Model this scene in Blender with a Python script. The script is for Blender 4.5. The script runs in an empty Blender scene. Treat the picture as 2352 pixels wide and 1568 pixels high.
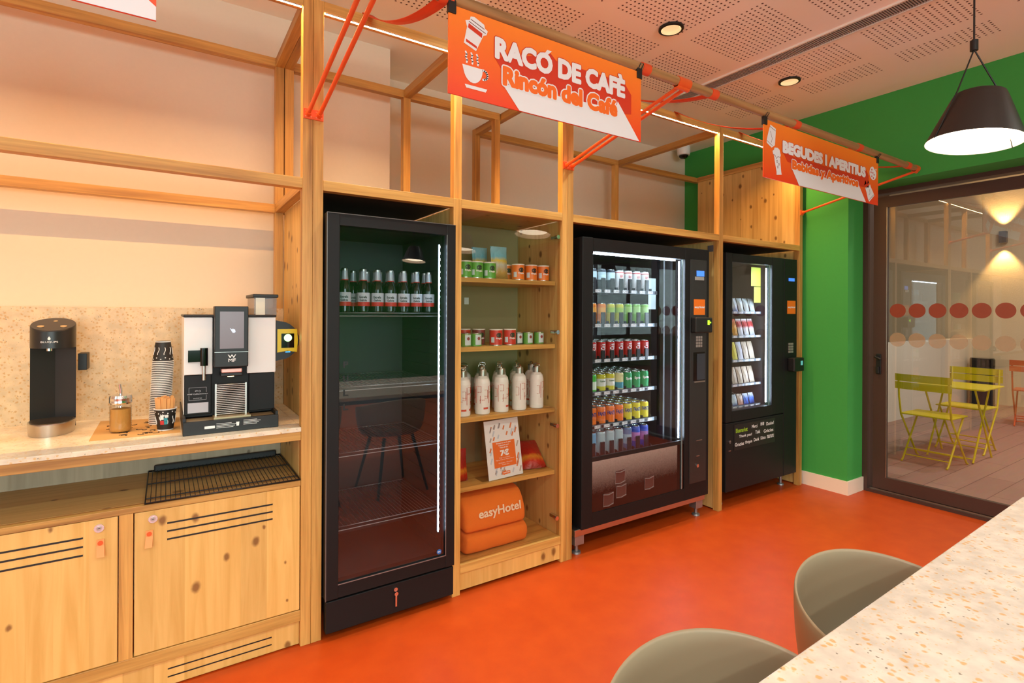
import bpy, math, random
from mathutils import Vector, Matrix
random.seed(7)
SC = bpy.context.scene
COL = SC.collection
R = math.radians

# ---------------------------------------------------------------- camera
CF, CYAW, CROLL, CH = 1215.8, R(33.2), R(.269), 1.41
fw = Vector((math.sin(CYAW), math.cos(CYAW), 0)); rt = Vector((math.cos(CYAW), -math.sin(CYAW), 0)); up = Vector((0, 0, 1))
r2 = rt*math.cos(CROLL)+up*math.sin(CROLL); u2 = -rt*math.sin(CROLL)+up*math.cos(CROLL)
cam_d = bpy.data.cameras.new('camera'); cam = bpy.data.objects.new('camera', cam_d); COL.objects.link(cam)
cam.matrix_world = Matrix(((r2.x, u2.x, -fw.x, 0), (r2.y, u2.y, -fw.y, 0), (r2.z, u2.z, -fw.z, CH), (0, 0, 0, 1)))
cam_d.sensor_width = 36; cam_d.lens = CF/2352*36; cam_d.shift_y = -(784-718.3)/2352; cam_d.clip_start = .02
SC.camera = cam
# ---------------------------------------------------------------- world, exposure
SC.view_settings.view_transform = 'Standard'; SC.view_settings.look = 'None'; SC.view_settings.gamma = 1
SC.view_settings.use_curve_mapping = False
SC.view_settings.exposure = 0.22
w = bpy.data.worlds.new('world'); SC.world = w; w.use_nodes = True
w.node_tree.nodes['Background'].inputs[0].default_value = (.55, .48, .42, 1)
w.node_tree.nodes['Background'].inputs[1].default_value = .25
DOWN_W, ROOM_W, LED_E, PEND_W = 74.0, 70.0, 350.0, 10.0
DAY_FILL_E = 95.0   # added fill area lights outside two made-up windows behind the viewer
for dn, loc, rot, sx, sy, dk in (('added_daylight', (-3.55, -1.2, 1.75), (R(90), 0, R(-90)), 3.6, 1.9, .5), ('added_daylight', (-.6, -5.55, 1.75), (R(90), 0, 0), 4.6, 1.9, 2.3)):
    ld = bpy.data.lights.new(dn, 'AREA'); ld.shape = 'RECTANGLE'; ld.size = sx; ld.size_y = sy; ld.energy = DAY_FILL_E*dk; ld.color = (.76, 1, 1)
    lo = bpy.data.objects.new(dn, ld); COL.objects.link(lo); lo.location = loc; lo.rotation_euler = rot

# ---------------------------------------------------------------- materials
def s2l(c):
    return tuple((x/255/12.92 if x/255 <= .04045 else ((x/255+.055)/1.055)**2.4) for x in c)+(1,)
MATS = {}
def nm(name):
    m = bpy.data.materials.new(name); m.use_nodes = True; MATS[name] = m
    return m, m.node_tree.nodes, m.node_tree.links, m.node_tree.nodes['Principled BSDF']
def mat(name, col, rough=.5, metal=0, emit=0, ecol=None, spec=.5, var=0, bump=0, scale=40, alpha=1, trans=0):
    if name in MATS: return MATS[name]
    m, N, L, b = nm(name)
    c = s2l(col); b.inputs['Base Color'].default_value = c; b.inputs['Roughness'].default_value = rough
    b.inputs['Metallic'].default_value = metal; b.inputs['Specular IOR Level'].default_value = spec
    if emit: b.inputs['Emission Color'].default_value = s2l(ecol or col); b.inputs['Emission Strength'].default_value = emit
    if trans: b.inputs['Transmission Weight'].default_value = trans
    if alpha < 1: b.inputs['Alpha'].default_value = alpha
    if var or bump:
        tc = N.new('ShaderNodeTexCoord'); n = N.new('ShaderNodeTexNoise'); n.inputs['Scale'].default_value = scale; n.inputs['Detail'].default_value = 3
        L.new(tc.outputs['Object'], n.inputs['Vector'])
        if var:
            mx = N.new('ShaderNodeMix'); mx.data_type = 'RGBA'
            mx.inputs['A'].default_value = tuple(x*(1-var) for x in c[:3])+(1,); mx.inputs['B'].default_value = tuple(min(1, x*(1+var)) for x in c[:3])+(1,)
            L.new(n.outputs['Fac'], mx.inputs['Factor']); L.new(mx.outputs['Result'], b.inputs['Base Color'])
        if bump:
            bp = N.new('ShaderNodeBump'); bp.inputs['Strength'].default_value = bump; bp.inputs['Distance'].default_value = .002
            L.new(n.outputs['Fac'], bp.inputs['Height']); L.new(bp.outputs['Normal'], b.inputs['Normal'])
    return m
def ramp(N, stops):
    r = N.new('ShaderNodeValToRGB'); e = r.color_ramp.elements
    e[0].position, e[0].color = stops[0]; e[1].position, e[1].color = stops[-1]
    for p, c in stops[1:-1]:
        x = e.new(p); x.color = c
    return r
def wood(name, axis, c1, c2, c3, rough=.45):
    """long grained timber, grain along axis 0/1/2, every piece shifted"""
    m, N, L, b = nm(name)
    tc = N.new('ShaderNodeTexCoord'); mp = N.new('ShaderNodeMapping'); oi = N.new('ShaderNodeObjectInfo')
    sc = [26, 26, 26]; sc[axis] = 1.1
    mp.inputs['Scale'].default_value = sc
    cm = N.new('ShaderNodeVectorMath'); cm.operation = 'SCALE'; cm.inputs[0].default_value = (37, 53, 71)
    L.new(oi.outputs['Random'], cm.inputs['Scale'])
    ad = N.new('ShaderNodeVectorMath'); ad.operation = 'ADD'
    L.new(tc.outputs['Object'], mp.inputs['Vector']); L.new(mp.outputs['Vector'], ad.inputs[0]); L.new(cm.outputs[0], ad.inputs[1])
    n = N.new('ShaderNodeTexNoise'); n.inputs['Scale'].default_value = 1.0; n.inputs['Detail'].default_value = 5; n.inputs['Distortion'].default_value = .6
    L.new(ad.outputs[0], n.inputs['Vector'])
    n2 = N.new('ShaderNodeTexNoise'); n2.inputs['Scale'].default_value = 5; n2.inputs['Detail'].default_value = 2
    L.new(ad.outputs[0], n2.inputs['Vector'])
    r = ramp(N, [(.25, s2l(c3)), (.45, s2l(c1)), (.72, s2l(c2))]); L.new(n.outputs['Fac'], r.inputs[0])
    mx = N.new('ShaderNodeMix'); mx.data_type = 'RGBA'; mx.blend_type = 'MULTIPLY'; mx.inputs['Factor'].default_value = .35
    r2_ = ramp(N, [(.3, (.55, .5, .45, 1)), (.6, (1, 1, 1, 1))]); L.new(n2.outputs['Fac'], r2_.inputs[0])
    L.new(r.outputs[0], mx.inputs['A']); L.new(r2_.outputs[0], mx.inputs['B'])
    hs = N.new('ShaderNodeHueSaturation'); vr = N.new('ShaderNodeMapRange')
    vr.inputs['To Min'].default_value = .85; vr.inputs['To Max'].default_value = 1.12
    L.new(oi.outputs['Random'], vr.inputs['Value']); L.new(vr.outputs[0], hs.inputs['Value']); L.new(mx.outputs['Result'], hs.inputs['Color'])
    L.new(hs.outputs[0], b.inputs['Base Color']); b.inputs['Roughness'].default_value = rough
    bp = N.new('ShaderNodeBump'); bp.inputs['Strength'].default_value = .15; bp.inputs['Distance'].default_value = .002
    L.new(n.outputs['Fac'], bp.inputs['Height']); L.new(bp.outputs['Normal'], b.inputs['Normal'])
    return m
def pine(name, plane, c1, c2, cd, knots=.62, lam=.095):
    """glued pine board with knots; plane 'xz', 'yz' or 'xy' (second axis runs along the grain)"""
    m, N, L, b = nm(name)
    tc = N.new('ShaderNodeTexCoord'); sp = N.new('ShaderNodeSeparateXYZ'); L.new(tc.outputs['Object'], sp.inputs[0])
    ax = {'x': 0, 'y': 1, 'z': 2}; U = sp.outputs[ax[plane[0]]]; V = sp.outputs[ax[plane[1]]]
    oi = N.new('ShaderNodeObjectInfo')
    def mth(op, a, bb=None):
        k = N.new('ShaderNodeMath'); k.operation = op
        for i, v in enumerate((a, bb)):
            if v is None: continue
            if isinstance(v, (int, float)): k.inputs[i].default_value = v
            else: L.new(v, k.inputs[i])
        return k.outputs[0]
    lamid = mth('FLOOR', mth('DIVIDE', U, lam))
    wn = N.new('ShaderNodeTexWhiteNoise'); wn.noise_dimensions = '2D'
    cb = N.new('ShaderNodeCombineXYZ'); L.new(lamid, cb.inputs[0]); L.new(oi.outputs['Random'], cb.inputs[1]); L.new(cb.outputs[0], wn.inputs['Vector'])
    # grain
    cg = N.new('ShaderNodeCombineXYZ'); L.new(mth('MULTIPLY', U, 30), cg.inputs[0]); L.new(mth('MULTIPLY', V, 1.6), cg.inputs[1])
    L.new(mth('ADD', mth('MULTIPLY', lamid, 3.3), mth('MULTIPLY', oi.outputs['Random'], 50)), cg.inputs[2])
    n = N.new('ShaderNodeTexNoise'); n.inputs['Scale'].default_value = 1; n.inputs['Detail'].default_value = 4; n.inputs['Distortion'].default_value = .8
    L.new(cg.outputs[0], n.inputs['Vector'])
    r = ramp(N, [(.3, s2l(c2)), (.62, s2l(c1))]); L.new(n.outputs['Fac'], r.inputs[0])
    # knots
    ck = N.new('ShaderNodeCombineXYZ'); L.new(mth('MULTIPLY', U, 9.5), ck.inputs[0]); L.new(mth('ADD', mth('MULTIPLY', V, 6.5), mth('MULTIPLY', oi.outputs['Random'], 40)), ck.inputs[1])
    vo = N.new('ShaderNodeTexVoronoi'); vo.voronoi_dimensions = '2D'; vo.inputs['Scale'].default_value = 1; L.new(ck.outputs[0], vo.inputs['Vector'])
    sc_ = N.new('ShaderNodeSeparateColor'); L.new(vo.outputs['Color'], sc_.inputs[0])
    on = mth('GREATER_THAN', sc_.outputs[0], knots)
    size = mth('ADD', mth('MULTIPLY', sc_.outputs[1], .09), .045)
    wob = N.new('ShaderNodeTexNoise'); wob.inputs['Scale'].default_value = 5; L.new(ck.outputs[0], wob.inputs['Vector'])
    dist = mth('ADD', vo.outputs['Distance'], mth('MULTIPLY', mth('SUBTRACT', wob.outputs['Fac'], .5), .08))
    k = N.new('ShaderNodeMapRange'); k.interpolation_type = 'SMOOTHSTEP'
    L.new(dist, k.inputs['Value']); L.new(mth('MULTIPLY', size, .5), k.inputs['From Min']); L.new(mth('MULTIPLY', size, 1.5), k.inputs['From Max'])
    k.inputs['To Min'].default_value = 1; k.inputs['To Max'].default_value = 0
    kk = mth('MULTIPLY', k.outputs[0], on)
    mx = N.new('ShaderNodeMix'); mx.data_type = 'RGBA'; L.new(mth('MULTIPLY', kk, .85), mx.inputs['Factor']); L.new(r.outputs[0], mx.inputs['A']); mx.inputs['B'].default_value = s2l(cd)
    hs = N.new('ShaderNodeHueSaturation'); vr = N.new('ShaderNodeMapRange'); vr.inputs['To Min'].default_value = .9; vr.inputs['To Max'].default_value = 1.06
    L.new(wn.outputs['Value'], vr.inputs['Value']); L.new(vr.outputs[0], hs.inputs['Value']); L.new(mx.outputs['Result'], hs.inputs['Color'])
    L.new(hs.outputs[0], b.inputs['Base Color']); b.inputs['Roughness'].default_value = .5
    return m
def stone(name, base, flake, scale=55, dark=(90, 75, 60), rough=.3, thr=.66):
    m, N, L, b = nm(name)
    tc = N.new('ShaderNodeTexCoord'); mp = N.new('ShaderNodeMapping'); mp.inputs['Scale'].default_value = (1, 1, 1)
    L.new(tc.outputs['Object'], mp.inputs['Vector'])
    nw = N.new('ShaderNodeTexNoise'); nw.inputs['Scale'].default_value = 60; L.new(mp.outputs[0], nw.inputs['Vector'])
    av = N.new('ShaderNodeVectorMath'); av.operation = 'MULTIPLY_ADD'; av.inputs[1].default_value = (.012, .012, .012)
    L.new(nw.outputs['Color'], av.inputs[0]); L.new(mp.outputs[0], av.inputs[2])
    col = None
    def layer(sc, th, rad, c, prev):
        vo = N.new('ShaderNodeTexVoronoi'); vo.inputs['Scale'].default_value = sc; L.new(av.outputs[0], vo.inputs['Vector'])
        se = N.new('ShaderNodeSeparateColor'); L.new(vo.outputs['Color'], se.inputs[0])
        g = N.new('ShaderNodeMath'); g.operation = 'GREATER_THAN'; L.new(se.outputs[0], g.inputs[0]); g.inputs[1].default_value = th
        k = N.new('ShaderNodeMapRange'); k.inputs['From Min'].default_value = rad*.6; k.inputs['From Max'].default_value = rad; k.inputs['To Min'].default_value = 1; k.inputs['To Max'].default_value = 0
        L.new(vo.outputs['Distance'], k.inputs['Value'])
        mu = N.new('ShaderNodeMath'); mu.operation = 'MULTIPLY'; L.new(g.outputs[0], mu.inputs[0]); L.new(k.outputs[0], mu.inputs[1])
        m2 = N.new('ShaderNodeMath'); m2.operation = 'MULTIPLY'; m2.inputs[1].default_value = .75; L.new(mu.outputs[0], m2.inputs[0])
        mx = N.new('ShaderNodeMix'); mx.data_type = 'RGBA'; L.new(m2.outputs[0], mx.inputs['Factor'])
        L.new(prev, mx.inputs['A']); mx.inputs['B'].default_value = s2l(c); return mx.outputs['Result']
    n = N.new('ShaderNodeTexNoise'); n.inputs['Scale'].default_value = 22; n.inputs['Detail'].default_value = 4; L.new(mp.outputs[0], n.inputs['Vector'])
    r = ramp(N, [(.35, s2l(tuple(x*.9 for x in base))), (.65, s2l(base))]); L.new(n.outputs['Fac'], r.inputs[0])
    c = layer(scale, thr, .42, flake, r.outputs[0])
    c = layer(scale*2.1, .72, .4, tuple(int(x*.5+y*.5) for x, y in zip(base, flake)), c)
    c = layer(scale*1.6, .93, .3, dark, c)
    L.new(c, b.inputs['Base Color']); b.inputs['Roughness'].default_value = rough
    return m
def pane(name, tint=(1, 1, 1), f0=.085):
    """thin clear glass: see-through with a Fresnel mirror reflection"""
    m = bpy.data.materials.new(name); m.use_nodes = True; MATS[name] = m
    N, L = m.node_tree.nodes, m.node_tree.links; N.remove(N['Principled BSDF'])
    t = N.new('ShaderNodeBsdfTransparent'); t.inputs[0].default_value = tint+(1,)
    g = N.new('ShaderNodeBsdfGlossy'); g.inputs['Roughness'].default_value = 0
    lw = N.new('ShaderNodeLayerWeight'); lw.inputs['Blend'].default_value = .5
    p = N.new('ShaderNodeMath'); p.operation = 'POWER'; p.inputs[1].default_value = 4; L.new(lw.outputs['Facing'], p.inputs[0])
    k = N.new('ShaderNodeMapRange'); k.inputs['To Min'].default_value = f0; k.inputs['To Max'].default_value = .9; L.new(p.outputs[0], k.inputs['Value'])
    mx = N.new('ShaderNodeMixShader'); L.new(k.outputs[0], mx.inputs[0]); L.new(t.outputs[0], mx.inputs[1]); L.new(g.outputs[0], mx.inputs[2])
    L.new(mx.outputs[0], N['Material Output'].inputs['Surface'])
    return m

WPOLE = wood('wood_pole_shaded', 0, (160, 118, 74), (184, 140, 92), (120, 84, 50)); WX = wood('wood_x', 0, (206, 152, 76), (228, 178, 98), (160, 108, 50)); WY = wood('wood_y', 1, (190, 140, 72), (214, 166, 92), (150, 100, 48)); WZ = wood('wood_z', 2, (206, 150, 76), (228, 176, 98), (156, 104, 50))  # pole wood is darker, with the shade it hangs in mixed into its colour
PXZ = pine('pine_front', 'xz', (232, 184, 106), (216, 164, 84), (124, 74, 30)); PYZ = pine('pine_side', 'yz', (222, 182, 112), (200, 156, 88), (106, 66, 30), .6); PXY = pine('pine_flat', 'yx', (206, 168, 102), (190, 150, 86), (106, 70, 34), .7)
PGR = pine('pine_grey', 'xz', (190, 168, 140), (172, 150, 122), (120, 96, 70), .9)
STONE = stone('speckled_stone', (242, 226, 200), (220, 176, 104), 85); STONEW = stone('speckled_splashback', (226, 194, 150), (196, 142, 70), 80, thr=.45, rough=.4)
TABLE = stone('speckled_tabletop', (218, 206, 196), (206, 152, 78), 60, rough=.28, thr=.66)
BLACK = mat('black_metal', (26, 25, 26), .5, spec=.25, bump=.05); BLK2 = mat('black_plastic', (20, 20, 21), .45); BLKG = mat('black_gloss', (12, 12, 13), .08); DARK = mat('dark_interior', (22, 21, 21), .5)
SILV = mat('brushed_steel', (190, 186, 182), .3, 1); CHROME = mat('chrome', (220, 220, 222), .12, 1); ALU = mat('aluminium', (160, 162, 165), .4, .8)
WHITE = mat('white_plastic', (232, 230, 228), .4); WHTP = mat('white_print', (238, 236, 234), .6); LED = mat('warm_led', (255, 176, 84), .5, emit=LED_E, ecol=(255, 198, 118)); CLED = mat('cool_led', (225, 240, 255), .5, emit=85, ecol=(215, 234, 255))
WALLM = mat('cream_paint', (234, 214, 192), .85, var=.02, bump=.05, scale=60); CEILM = None
GREEN = mat('green_paint', (58, 154, 66), .8, var=.03, bump=.05, scale=50); BASEB = mat('cream_skirting', (240, 220, 200), .5)
ORM = mat('orange_metal', (232, 92, 36), .4); ORF = mat('orange_webbing', (226, 78, 30), .75, var=.08, scale=300); BROWN = mat('brown_aluminium', (74, 52, 46), .45, .2)
GLASS = pane('door_glass', (.93, .95, .94)); GLF = pane('fridge_glass', (.92, .94, .95), .06); GLC = pane('cabinet_glass', (.95, .95, .93), .035); CLEAR = pane('clear_glass', (.93, .93, .92), .06)

def ceiling_mat():
    m, N, L, b = nm('perforated_plasterboard')
    tc = N.new('ShaderNodeTexCoord'); sp = N.new('ShaderNodeSeparateXYZ'); L.new(tc.outputs['Object'], sp.inputs[0])
    def mth(op, a, bb=None, c=None):
        k = N.new('ShaderNodeMath'); k.operation = op
        for i, v in enumerate((a, bb, c)):
            if v is None: continue
            if isinstance(v, (int, float)): k.inputs[i].default_value = v
            else: L.new(v, k.inputs[i])
        return k.outputs[0]
    X, Y = sp.outputs[0], sp.outputs[1]
    def blk(c, start, pitch, size):     # inside a block of holes, and the local coordinate there
        t = mth('FLOORED_MODULO', mth('SUBTRACT', c, start), pitch)
        return mth('LESS_THAN', t, size), t
    ix, tx = blk(X, 2.61, .60, .51); iy, ty = blk(Y, 1.60, .60, .48)
    fx = mth('SUBTRACT', mth('FLOORED_MODULO', tx, .03), .015); fy = mth('SUBTRACT', mth('FLOORED_MODULO', ty, .03), .015)
    d = mth('SQRT', mth('ADD', mth('MULTIPLY', fx, fx), mth('MULTIPLY', fy, fy)))
    h = mth('LESS_THAN', d, .0058)
    lim = mth('MULTIPLY', mth('LESS_THAN', X, 4.03), mth('LESS_THAN', Y, 2.72))
    gap = mth('ADD', mth('LESS_THAN', X, 3.15), mth('GREATER_THAN', X, 3.36))
    f = mth('MULTIPLY', mth('MULTIPLY', mth('MULTIPLY', ix, iy), h), mth('MULTIPLY', lim, gap))
    mx = N.new('ShaderNodeMix'); mx.data_type = 'RGBA'; L.new(f, mx.inputs['Factor'])
    mx.inputs['A'].default_value = s2l((252, 244, 234)); mx.inputs['B'].default_value = s2l((96, 72, 62)); L.new(mx.outputs['Result'], b.inputs['Base Color'])
    b.inputs['Roughness'].default_value = .9
    return m
CEILM = ceiling_mat()
def floor_mat():
    m, N, L, b = nm('orange_vinyl')
    tc = N.new('ShaderNodeTexCoord'); n = N.new('ShaderNodeTexNoise'); n.inputs['Scale'].default_value = 9; n.inputs['Detail'].default_value = 6
    L.new(tc.outputs['Object'], n.inputs['Vector'])
    r = ramp(N, [(.3, s2l((178, 64, 13))), (.7, s2l((188, 72, 17)))]); L.new(n.outputs['Fac'], r.inputs[0]); L.new(r.outputs[0], b.inputs['Base Color'])
    n2 = N.new('ShaderNodeTexNoise'); n2.inputs['Scale'].default_value = 220; L.new(tc.outputs['Object'], n2.inputs['Vector'])
    bp = N.new('ShaderNodeBump'); bp.inputs['Strength'].default_value = .12; bp.inputs['Distance'].default_value = .001
    L.new(n2.outputs['Fac'], bp.inputs['Height']); L.new(bp.outputs['Normal'], b.inputs['Normal'])
    b.inputs['Roughness'].default_value = .42; b.inputs['Specular IOR Level'].default_value = .35
    return m
FLOORM = floor_mat()
def deck_mat():
    m, N, L, b = nm('terrace_planks')
    tc = N.new('ShaderNodeTexCoord'); br = N.new('ShaderNodeTexBrick'); L.new(tc.outputs['Object'], br.inputs['Vector'])
    br.inputs['Scale'].default_value = 1; br.inputs['Brick Width'].default_value = 1.2; br.inputs['Row Height'].default_value = .2; br.inputs['Mortar Size'].default_value = .003
    br.inputs['Color1'].default_value = s2l((178, 142, 128)); br.inputs['Color2'].default_value = s2l((166, 130, 118)); br.inputs['Mortar'].default_value = s2l((110, 84, 76))
    n = N.new('ShaderNodeTexNoise'); n.inputs['Scale'].default_value = 6; n.inputs['Detail'].default_value = 6; mp = N.new('ShaderNodeMapping'); mp.inputs['Scale'].default_value = (.6, 6, 1)
    L.new(tc.outputs['Object'], mp.inputs[0]); L.new(mp.outputs[0], n.inputs['Vector'])
    mx = N.new('ShaderNodeMix'); mx.data_type = 'RGBA'; mx.blend_type = 'MULTIPLY'; mx.inputs['Factor'].default_value = .3
    L.new(br.outputs[0], mx.inputs['A']); L.new(n.outputs['Color'], mx.inputs['B']); L.new(mx.outputs['Result'], b.inputs['Base Color']); b.inputs['Roughness'].default_value = .6
    return m
DECK = deck_mat()
def grad_mat(name, c0, c1, z0, z1, rough=.4, frost=0):
    """printed gradient, colour c0 at local height z0 to c1 at z1"""
    m, N, L, b = nm(name)
    tc = N.new('ShaderNodeTexCoord'); sp = N.new('ShaderNodeSeparateXYZ'); L.new(tc.outputs['Object'], sp.inputs[0])
    k = N.new('ShaderNodeMapRange'); k.inputs['From Min'].default_value = z0; k.inputs['From Max'].default_value = z1; L.new(sp.outputs[2], k.inputs['Value'])
    if frost:
        fn = N.new('ShaderNodeTexNoise'); fn.inputs['Scale'].default_value = frost; fn.inputs['Distortion'].default_value = 2; fn.inputs['Detail'].default_value = 5; L.new(tc.outputs['Object'], fn.inputs['Vector'])
        fa = N.new('ShaderNodeMath'); fa.operation = 'MULTIPLY_ADD'; fa.inputs[1].default_value = .09; L.new(fn.outputs['Fac'], fa.inputs[0]); fb_ = N.new('ShaderNodeMath'); fb_.operation = 'SUBTRACT'; fb_.inputs[1].default_value = .045; L.new(sp.outputs[2], fb_.inputs[0]); L.new(fb_.outputs[0], fa.inputs[2]); L.new(fa.outputs[0], k.inputs['Value'])
    r = ramp(N, [(0, s2l(c0)), (1, s2l(c1))]); L.new(k.outputs[0], r.inputs[0]); L.new(r.outputs[0], b.inputs['Base Color']); b.inputs['Roughness'].default_value = rough
    return m

# ---------------------------------------------------------------- mesh builder
class MB:
    def __init__(s): s.v = []; s.f = []; s.m = []; s.sm = []
    def add(s, vs, fs, m=0, smooth=False):
        o = len(s.v); s.v += [tuple(v) for v in vs]
        for f in fs: s.f.append(tuple(i+o for i in f)); s.m.append(m); s.sm.append(smooth)
        return s
    def box(s, x0, x1, y0, y1, z0, z1, m=0):
        if x0 > x1: x0, x1 = x1, x0
        if y0 > y1: y0, y1 = y1, y0
        if z0 > z1: z0, z1 = z1, z0
        v = [(x, y, z) for z in (z0, z1) for y in (y0, y1) for x in (x0, x1)]
        return s.add(v, [(0, 2, 3, 1), (4, 5, 7, 6), (0, 1, 5, 4), (2, 6, 7, 3), (0, 4, 6, 2), (1, 3, 7, 5)], m)
    def bbox(s, x0, x1, y0, y1, z0, z1, b=.004, m=0):
        """box with bevelled vertical and horizontal edges"""
        import bmesh
        bm = bmesh.new(); bmesh.ops.create_cube(bm, size=1)
        for v in bm.verts: v.co = Vector(((x0+x1)/2+v.co.x*(x1-x0), (y0+y1)/2+v.co.y*(y1-y0), (z0+z1)/2+v.co.z*(z1-z0)))
        bmesh.ops.bevel(bm, geom=bm.edges[:], offset=b, segments=2, affect='EDGES', profile=.5)
        bm.verts.ensure_lookup_table()
        for i, v in enumerate(bm.verts): v.index = i
        s.add([v.co for v in bm.verts], [[v.index for v in f.verts] for f in bm.faces], m); bm.free(); return s
    def cyl(s, p0, p1, r, n=16, m=0, r1=None, caps=True, smooth=True):
        p0, p1 = Vector(p0), Vector(p1); d = (p1-p0).normalized(); r1 = r if r1 is None else r1
        a = d.orthogonal().normalized(); b = d.cross(a)
        v = [p+(a*math.cos(2*math.pi*i/n)+b*math.sin(2*math.pi*i/n))*q for p, q in ((p0, r), (p1, r1)) for i in range(n)]
        s.add(v, [(i, (i+1) % n, n+(i+1) % n, n+i) for i in range(n)], m, smooth)
        if caps: s.add(v, [tuple(range(n))[::-1], tuple(range(n, 2*n))], m)
        return s
    def tube(s, pts, r, n=8, m=0, closed=False, flat=None):
        """round tube along points; flat=(w,t,normal) makes a strap"""
        pts = [Vector(p) for p in pts]; k = len(pts); rings = []; prev = None
        for i, p in enumerate(pts):
            a = pts[(i-1) % k] if (closed or i > 0) else p; b = pts[(i+1) % k] if (closed or i < k-1) else p
            d = (b-a).normalized()
            if prev is None: e = d.orthogonal().normalized()
            else:
                e = prev-d*prev.dot(d); e = e.normalized() if e.length > 1e-6 else d.orthogonal().normalized()
            prev = e; g = d.cross(e); rings.append([p+(e*math.cos(2*math.pi*j/n)+g*math.sin(2*math.pi*j/n))*r for j in range(n)])
        v = [q for rr in rings for q in rr]; fs = []
        for i in range(k if closed else k-1):
            o, o2 = i*n, ((i+1) % k)*n
            fs += [(o+j, o+(j+1) % n, o2+(j+1) % n, o2+j) for j in range(n)]
        s.add(v, fs, m, True)
        if not closed: s.add(v, [tuple(range(n))[::-1], tuple(range((k-1)*n, k*n))], m)
        return s
    def lathe(s, prof, c=(0, 0, 0), n=20, mats=None, m=0, smooth=True, sx=1, sy=1):
        """prof: list of (r,z); mats: material per segment"""
        v = [(c[0]+max(r, 1e-5)*math.cos(2*math.pi*i/n)*sx, c[1]+max(r, 1e-5)*math.sin(2*math.pi*i/n)*sy, c[2]+z) for r, z in prof for i in range(n)]
        for k in range(len(prof)-1):
            s.add([v[k*n+i] for i in range(n)]+[v[(k+1)*n+i] for i in range(n)], [(i, (i+1) % n, n+(i+1) % n, n+i) for i in range(n)], mats[k] if mats else m, smooth)
        return s
    def prism(s, poly, o, ux, uy, h, m=0):
        """polygon in 2D, plane origin o with axes ux, uy, extruded by vector along normal*h"""
        o, ux, uy = Vector(o), Vector(ux), Vector(uy); nn = ux.cross(uy).normalized()*h; k = len(poly)
        a = [o+ux*p[0]+uy*p[1] for p in poly]; b = [p+nn for p in a]
        s.add(a+b, [tuple(range(k))[::-1], tuple(range(k, 2*k))]+[(i, (i+1) % k, k+(i+1) % k, k+i) for i in range(k)], m); return s
    def merge(s, other, M=None):
        o = len(s.v); s.v += [tuple((M@Vector(v)) if M else v) for v in other.v]
        s.f += [tuple(i+o for i in f) for f in other.f]; s.m += other.m; s.sm += other.sm; return s
    def build(s, name, mats, parent=None, smooth_all=False):
        if not isinstance(mats, (list, tuple)): mats = [mats]
        off = Vector((0, 0, 0))
        if parent is not None:
            p = parent
            while p is not None: off += p.location; p = p.parent
        elif parent is None and name.split('_')[0] not in STRUCT:
            xs = [v[0] for v in s.v]; ys = [v[1] for v in s.v]; zs = [v[2] for v in s.v]
            off = Vector(((min(xs)+max(xs))/2, (min(ys)+max(ys))/2, min(zs)))
        me = bpy.data.meshes.new(name); me.from_pydata([tuple(Vector(v)-off) for v in s.v], [], s.f)
        for mm in mats: me.materials.append(mm)
        for i, p in enumerate(me.polygons): p.material_index = min(s.m[i], len(mats)-1); p.use_smooth = s.sm[i] or smooth_all
        me.update()
        o = bpy.data.objects.new(name, me); COL.objects.link(o)
        if parent is not None: o.parent = parent
        else: o.location = off
        return o
STRUCT = ('floor', 'ceiling', 'wall', 'baseboard', 'trim', 'window', 'door')
def thing(name, label, cat, loc=(0, 0, 0), group=None):
    o = bpy.data.objects.new(name, None); COL.objects.link(o); o.location = loc; o.empty_display_size = .1
    return tag(o, label, cat, group)
def tag(o, label, cat, group=None):
    o['label'] = label; o['category'] = cat
    if group: o['group'] = group
    return o
def struct(o): o['kind'] = 'structure'; return o
def dup(root, loc, label, group=None, rotz=None):
    r = root.copy(); COL.objects.link(r); r.location = loc; r['label'] = label
    if group: r['group'] = group
    if rotz is not None: r.rotation_euler = (0, 0, rotz)
    for ch in list(root.children):
        c = ch.copy(); COL.objects.link(c); c.parent = r
        for g in list(ch.children):
            d = g.copy(); COL.objects.link(d); d.parent = c
    return r
ORD = ['first', 'second', 'third', 'fourth', 'fifth', 'sixth', 'seventh', 'eighth', 'ninth', 'tenth']

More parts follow.
